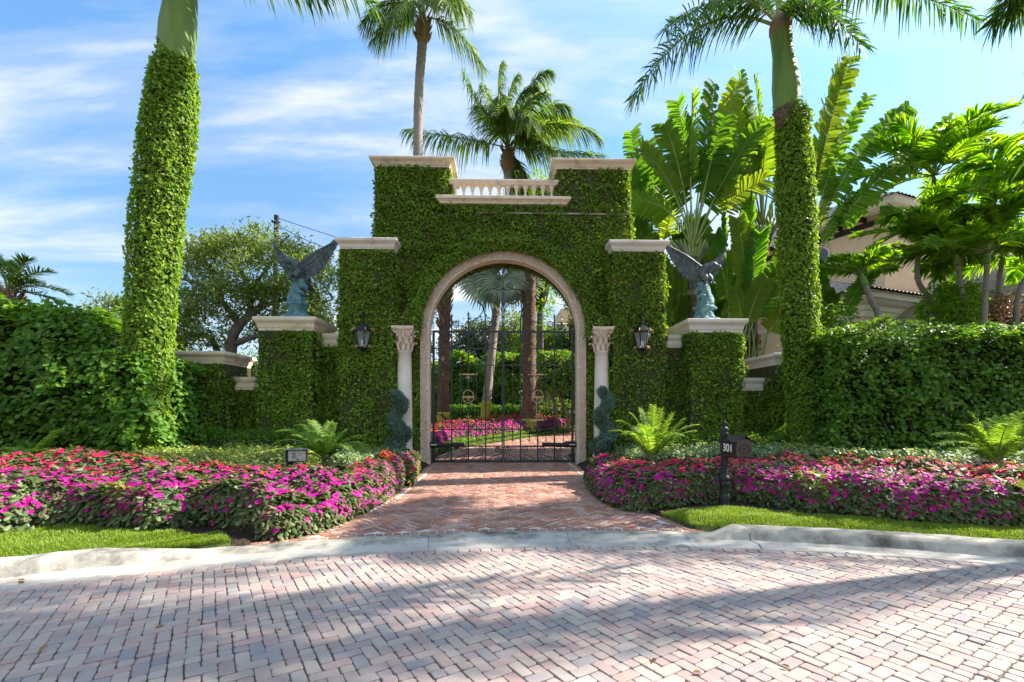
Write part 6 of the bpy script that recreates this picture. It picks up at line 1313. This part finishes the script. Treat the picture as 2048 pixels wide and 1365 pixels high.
# number plate 301
g = Geo(); zc_ = (z0 + z1) / 2; c = cb + sd_ * (hw + .003); c[2] = zc_; obox(g, c, fd * hl * .78, sd_ * .004, (0, 0, (z1 - z0) * .42)); g.build('number_plate', M['blackbox'], BD)
def text_mesh(txt, size, mat, parent, loc, xdir, name, ext=.001, sx_=1.0):
    cu = bpy.data.curves.new(name, 'FONT'); cu.body = txt; cu.size = size; cu.extrude = ext; cu.offset = size * .018; cu.align_x = 'CENTER'; cu.align_y = 'CENTER'
    tmp = bpy.data.objects.new('tmp', cu); COL.objects.link(tmp); dg = bpy.context.evaluated_depsgraph_get(); me = bpy.data.meshes.new_from_object(tmp.evaluated_get(dg)); bpy.data.objects.remove(tmp)
    xd = nz(np.array(xdir)); up = np.array([0, 0, 1.0]); nn_ = np.cross(xd, up); Mx = Matrix(((xd[0], up[0], nn_[0], loc[0]), (xd[1], up[1], nn_[1], loc[1]), (xd[2], up[2], nn_[2], loc[2]), (0, 0, 0, 1)))
    me.transform(Matrix.Diagonal((sx_, 1, 1, 1))); me.transform(Mx); pl = ORG[parent.name]; me.transform(Matrix.Translation((-pl[0], -pl[1], -pl[2]))); me.materials.clear(); me.materials.append(M[mat]); o = bpy.data.objects.new(name, me); COL.objects.link(o); o.parent = parent; ORG[o.name] = pl; return o
c2 = c + sd_ * .0055; text_mesh('301', .155, 'white', BD, c2, fd, 'house_number', sx_=1.05)
# door detail: octagonal raised rings and a latch
g = Geo(); c = cb + fd * (hl + .004); c[2] = zc_; up = np.array([0, 0, 1.0])
for r in (.085, .066): a = np.arange(17) * 2 * pi / 16; tube(g, [c + sd_ * r * cos(q) + up * r * .8 * sin(q) for q in a], .005, 5)
tube(g, [c - fd * .002, c + fd * .028], [.017, .012], 8, 0, False); g.build('door_rings', M['boxmetal'], BD)

# ------------------------------------------------------------------ intercom pedestal
zi = .2; pb = onground(583, 962, zi + .18); ix, iy = pb[0], pb[1]; zi = gh(ix, iy); k = iy / 960
IC = thing('intercom_pedestal', 'dark intercom pedestal with a steel keypad panel, standing in the left flowers', 'intercom', (ix, iy, zi)); top = EYE + (HY - 898) * k
g = Geo(); box(g, ix - .065, ix + .045, iy - .05, iy + .09, zi - .05, top - .06); 
V = [(ix - .065, iy - .05, top - .20), (ix - .065, iy + .09, top - .20), (ix - .01, iy + .09, top - .0), (ix - .01, iy - .05, top - .0)]
g.build('post', M['pole'], IC)
fd2 = nz(np.array([.97, .22, 0])); nd = nz(np.array([.22, -.97, 0])); c = np.array([ix + .115, iy - .06, top - .105])
g = Geo(); obox(g, c, fd2 * .165, nd * .07, (0, 0, .10)); g.build('housing', M['pole'], IC); HO = [o for o in IC.children if o.name.startswith('housing')][0]
g = Geo(); obox(g, c + [0, 0, .106] + nd * .02, fd2 * .185, nd * .115, (0, 0, .008)); g.build('hood', M['bronze'], IC)
g = Geo(); obox(g, c + nd * .073 + fd2 * .015, fd2 * .135, nd * .003, (0, 0, .085)); PN = g.build('keypad_panel', M['steel'], HO)
g = Geo()
for i in range(3):
    for j in range(4): obox(g, c + nd * .078 + fd2 * (-.055 + i * .02) + np.array([0, 0, .045 - j * .024]), fd2 * .0065, nd * .002, (0, 0, .0075))
g.build('keys', M['blackbox'], PN)
g = Geo()
for i in range(5):
    for j in range(5):
        if (i - 2) ** 2 + (j - 2) ** 2 < 6: sphere(g, c + nd * .0765 + fd2 * (.075 + (i - 2) * .011) + np.array([0, 0, .03 + (j - 2) * .011]), .0025, 5, 4)
tube(g, [c + nd * .075 + fd2 * .02 - [0, 0, .06], c + nd * .085 + fd2 * .02 - [0, 0, .06]], .012, 10, 0, False)
g.build('speaker_grille', M['blackbox'], PN)

# ------------------------------------------------------------------ small uplights
for px, lab in ((812, 'small black floodlight at the foot of the left column'), (1197, 'small black floodlight at the foot of the right column')):
    Y = 13.3; x = X_(px, Y); z = gh(x, Y); U = thing('floodlight', lab, 'garden light', (x, Y, z), group='floodlights at the columns')
    g = Geo(); box(g, x - .03, x + .03, Y - .03, Y + .03, z - .05, z + .16); g.build('stake', M['blackbox'], U)
    g = Geo(); obox(g, (x, Y, z + .26), (.10, 0, 0), (0, .05, .03), (0, -.05, .10)); g.build('lamp_head', M['blackbox'], U)

# ------------------------------------------------------------------ utility pole with cables
Y = 32.; pt = at(553, 433, Y); b = base(548, Y); UP = thing('utility_pole', 'dark utility pole rising behind the left eagle', 'utility pole', b)
g = Geo(); tube(g, [b, pt], [.19, .15], 12, 0, False); tube(g, [pt, pt + [0, 0, .05]], [.16, .15], 12, 0, False); g.build('pole', M['pole'], UP)
g = Geo(); tube(g, [pt + [-.25, 0, -.4], pt + [.25, 0, -.4]], .05, 6); sphere(g, pt + [-.25, -.05, -.35], .08, 8, 5); g.build('insulator', M['pole'], UP)
for (x2, y2, Y2), lab, sg in (((1500, 700, 46), 'thin black cable sagging right from the utility pole, the upper one', .6), ((690, 505, 30), 'thin black cable sagging right from the utility pole, the lower one', .25)):
    e = at(x2, y2, Y2); s = pt - [0, 0, .1 if sg > .5 else .5]; t = np.linspace(0, 1, 24)[:, None]; P = s + (e - s) * t - np.array([0, 0, 1.0]) * sg * 4 * t * (1 - t); g = Geo(); tube(g, P, .022, 5)
    tag(g.build('cable', M['pole']), lab, 'cable', 'cables of the utility pole')

# ------------------------------------------------------------------ house on the right
def tileroof(g, A, B, C_, D, tw=.30, tl=.42, mat=0):
    """A-B eave, D-C ridge side; barrel tiles run from ridge to eave"""
    A, B, C_, D = map(lambda q: np.asarray(q, float), (A, B, C_, D)); wd = max(np.linalg.norm(B - A), np.linalg.norm(C_ - D)); ht = np.linalg.norm((C_ + D) / 2 - (A + B) / 2)
    nu = int(wd / tw) * 6 + 1; rows = max(2, int(ht / tl)); nrm = nz(np.cross(B - A, D - A)); nrm = nrm if nrm[2] > 0 else -nrm; V = []
    u = np.linspace(0, 1, nu)
    for r in range(rows):
        for f, lift in ((r / rows, .055), ((r + 1) / rows, .0)):
            a = A + (D - A) * f; b = B + (C_ - B) * f; base_ = a + (b - a) * u[:, None]
            ph = (np.linalg.norm(base_ - (A + (D - A) * f) + 0, axis=1) + (A + (D - A) * f - A) @ nz(B - A)) / tw
            V.append(base_ + nrm * (.06 * np.abs(np.sin(pi * ph))[:, None] + lift))
    V = np.array(V).reshape(-1, 3); m = 2 * rows; i, j = np.meshgrid(np.arange(m - 1), np.arange(nu - 1), indexing='ij'); g.add(V, [np.stack([i * nu + j, i * nu + j + 1, (i + 1) * nu + j + 1, (i + 1) * nu + j], -1).reshape(-1, 4)], mat, True)
    g.add([A - nrm * .05, B - nrm * .05, C_ - nrm * .05, D - nrm * .05], np.array([[0, 1, 2, 3]]), mat)
hb_ = at(1728, 825, 22.0); HA = radians(20.8)
HS = thing('house', 'peach stucco house with cream cornices and grey brown tiled roofs behind the right hedge', 'house', (hb_[0], hb_[1], 0), rz=HA)
def L_(g, name, mat, par=None): return g.build(name, M[mat], par or HS, local=True)
ZL, ZU = 7.15, 12.3
g = Geo(); box(g, 0, 11, 0, 13, 0, ZL - .55); lw_ = L_(g, 'lower_wall', 'stucco')
g = Geo(); mould(g, 0, 11, 0, 13, [(.02, ZL - 1.15), (.06, ZL - 1.1), (.06, ZL - .85), (.12, ZL - .8), (.14, ZL - .6), (.30, ZL - .5), (.42, ZL - .35), (.5, ZL - .3), (.5, ZL - .05), (.55, ZL)]); L_(g, 'cornice', 'cream', lw_)
g = Geo(); o_ = .62; rz_ = ZL + 2.2
tileroof(g, (-o_, -o_, ZL), (11 + o_, -o_, ZL), (11 + o_, 5, rz_), (4.2, 5, rz_)); tileroof(g, (-o_, 13 + o_, ZL), (-o_, -o_, ZL), (4.2, 5, rz_), (4.2, 13, rz_)); L_(g, 'lower_roof', 'tile')
g = Geo(); x0, x1, y0, y1 = 4.0, 15, 1.4, 15; box(g, x0, x1, y0, y1, ZL - .6, ZU - .1); uw = L_(g, 'upper_wall', 'stucco')
g = Geo(); box(g, x0 - .06, x1 + .06, y0 - .06, y1 + .06, ZU - .75, ZU - .45)
for q in np.arange(y0 - .4, y1, 1.3): box(g, x0 - .85, x0 - .005, q, q + .16, ZU - .42, ZU - .2)
for q in np.arange(x0 + .6, x1, 1.3): box(g, q, q + .16, y0 - .85, y0 - .005, ZU - .42, ZU - .2)
L_(g, 'eave_timbers', 'darkwood', uw)
g = Geo(); mould(g, x0, x1, y0, y1, [(.75, ZU - .19), (.95, ZU - .185), (1.0, ZU - .12), (1.08, ZU), (1.1, ZU + .12)]); L_(g, 'fascia', 'cream', uw)
g = Geo(); o_ = 1.15; rt = ZU + 3.2; tileroof(g, (x0 - o_, y0 - o_, ZU + .1), (x1 + o_, y0 - o_, ZU + .1), (x1 - 4, y0 + 5, rt), (x0 + 5, y0 + 5, rt)); tileroof(g, (x0 - o_, y1 + o_, ZU + .1), (x0 - o_, y0 - o_, ZU + .1), (x0 + 5, y0 + 5, rt), (x0 + 5, y1 - 4, rt)); L_(g, 'upper_roof', 'tile')
for q in (3.0, 6.4, 9.8):   # arched windows of the upper storey
    g = Geo(); zz = ZU - 3.2; box(g, x0 - .03, x0 + .05, y0 + q, y0 + q + 1.3, zz, zz + 1.7); V = [(x0 - .03, y0 + q + .65 + .65 * cos(t), zz + 1.7 + .5 * sin(t)) for t in np.linspace(0, pi, 12)]; g.add(V, [np.arange(12)[None]]); w_ = L_(g, 'window', 'window')
    g = Geo(); t = np.linspace(0, pi, 14); P = [(x0 - .04, y0 + q + 1.36, zz)] + [(x0 - .04, y0 + q + .65 + .72 * cos(a), zz + 1.7 + .56 * sin(a)) for a in t] + [(x0 - .04, y0 + q - .06, zz)]; tube(g, P, .07, 4); L_(g, 'window_frame', 'cream', w_)
# medallion and arched window head on the lower left wall
g = Geo(); my = 1.15; mz = EYE + (HY - 628) / 960 * 22.6; t = np.linspace(0, 2 * pi, 33)
for r, h in ((.36, .05), (.29, .03)): tube(g, [(-.04, my + r * cos(a), mz + r * sin(a)) for a in t], h, 6)
V = [(-.03, my + .36 * cos(a), mz + .36 * sin(a)) for a in t[:-1]]; g.add(V, [np.arange(32)[None]])
for q in range(8): a = q * pi / 4; spiral_ = [( -.05, my + (.13 + .08 * cos(b)) * cos(a) - .05 * sin(b) * sin(a), mz + (.13 + .08 * cos(b)) * sin(a) + .05 * sin(b) * cos(a)) for b in np.linspace(0, 2 * pi, 9)]; tube(g, spiral_, .014, 4)
L_(g, 'medallion', 'stone_pale')
g = Geo(); wy = 3.2; tube(g, [(-.05, wy + 1.2 * cos(a), 4.4 + .8 * sin(a)) for a in np.linspace(0, pi, 16)], .11, 5); L_(g, 'window_arch', 'cream')
# front wing with hip roof
g = Geo(); box(g, 1.6, 18, -7, -.01, 0, 4.9); fw = L_(g, 'front_wing_wall', 'stucco')
g = Geo(); mould(g, 1.6, 18, -7, -.62, [(.05, 4.7), (.3, 4.9), (.35, 5.1)]); L_(g, 'cornice', 'cream', fw)
g = Geo(); ez, rz2 = 5.15, 9.6; tileroof(g, (1.1, -7.5, ez), (18, -7.5, ez), (18, -1.6, rz2), (7.2, -1.6, rz2)); tileroof(g, (1.1, 0, ez), (1.1, -7.5, ez), (7.2, -1.6, rz2), (7.2, -.01, rz2)); L_(g, 'front_wing_roof', 'tile')
# low shrubs with reddish leaves in front of that roof
bush('shrub', 'bronze leaved shrub between the palms over the right hedge', [(at(1950, 640, 18.2), (1.5, .8, 1.1)), (at(2030, 640, 18.2), (1.2, .8, 1.0))], 4200, .13, 'dryleaf', asp=.6, core=False)
bush('shrub', 'bright yellow green undergrowth below the palms over the right hedge', [(at(1890, 640, 17.5), (.9, .8, 1.3)), (at(1925, 625, 17.8), (.7, .6, 1.2))], 3600, .3, 'adonidia', asp=.25, core=False)

# ------------------------------------------------------------------ house part seen through the gate, with a balcony
gy = 30.; bx = X_(1108, gy); GHs = thing('garden_house', 'peach house with a small balcony glimpsed at the right of the gate opening', 'house', (bx, gy, 0))
zz = lambda y: EYE + (HY - y) / 960 * gy
g = Geo(); box(g, X_(1085, 31), X_(1300, 31), gy + .5, gy + 8, 0, zz(700)); box(g, X_(1130, 30.5), X_(1300, 30.5), gy + 2.5, gy + 8, zz(700) - .3, zz(600)); GW = g.build('wall', M['stucco'], GHs)
g = Geo(); box(g, bx + .2, bx + .75, gy, gy + .5, zz(700) - .2, zz(652)); mould(g, bx + .2, bx + .75, gy, gy + .5, [(0, zz(652)), (.08, zz(652) + .02), (.1, zz(652) + .12), (0, zz(652) + .16)]); g.build('balcony_pier', M['cream'], GHs)
g = Geo(); x_ = np.linspace(bx + .8, bx + 3, 12)
box(g, bx + .75, bx + 3.1, gy + .1, gy + .3, zz(663), zz(660)); br = g.build('balcony_rail', M['cream'], GHs)
for i, xx in enumerate(x_):
    g = Geo(); lathe(g, (xx, gy + .2, zz(695)), [(.07, 0), (.05, .2), (.08, .4), (.04, .7), (.06, zz(663) - zz(695))], 8, 0); g.build('baluster', M['cream'], GHs)
g = Geo(); tileroof(g, (X_(1080, gy), gy - 1.2, zz(708)), (X_(1300, gy), gy - 1.2, zz(708)), (X_(1300, gy), gy + .1, zz(690)), (X_(1100, gy), gy + .1, zz(690))); g.build('roof', M['tile'], GHs)
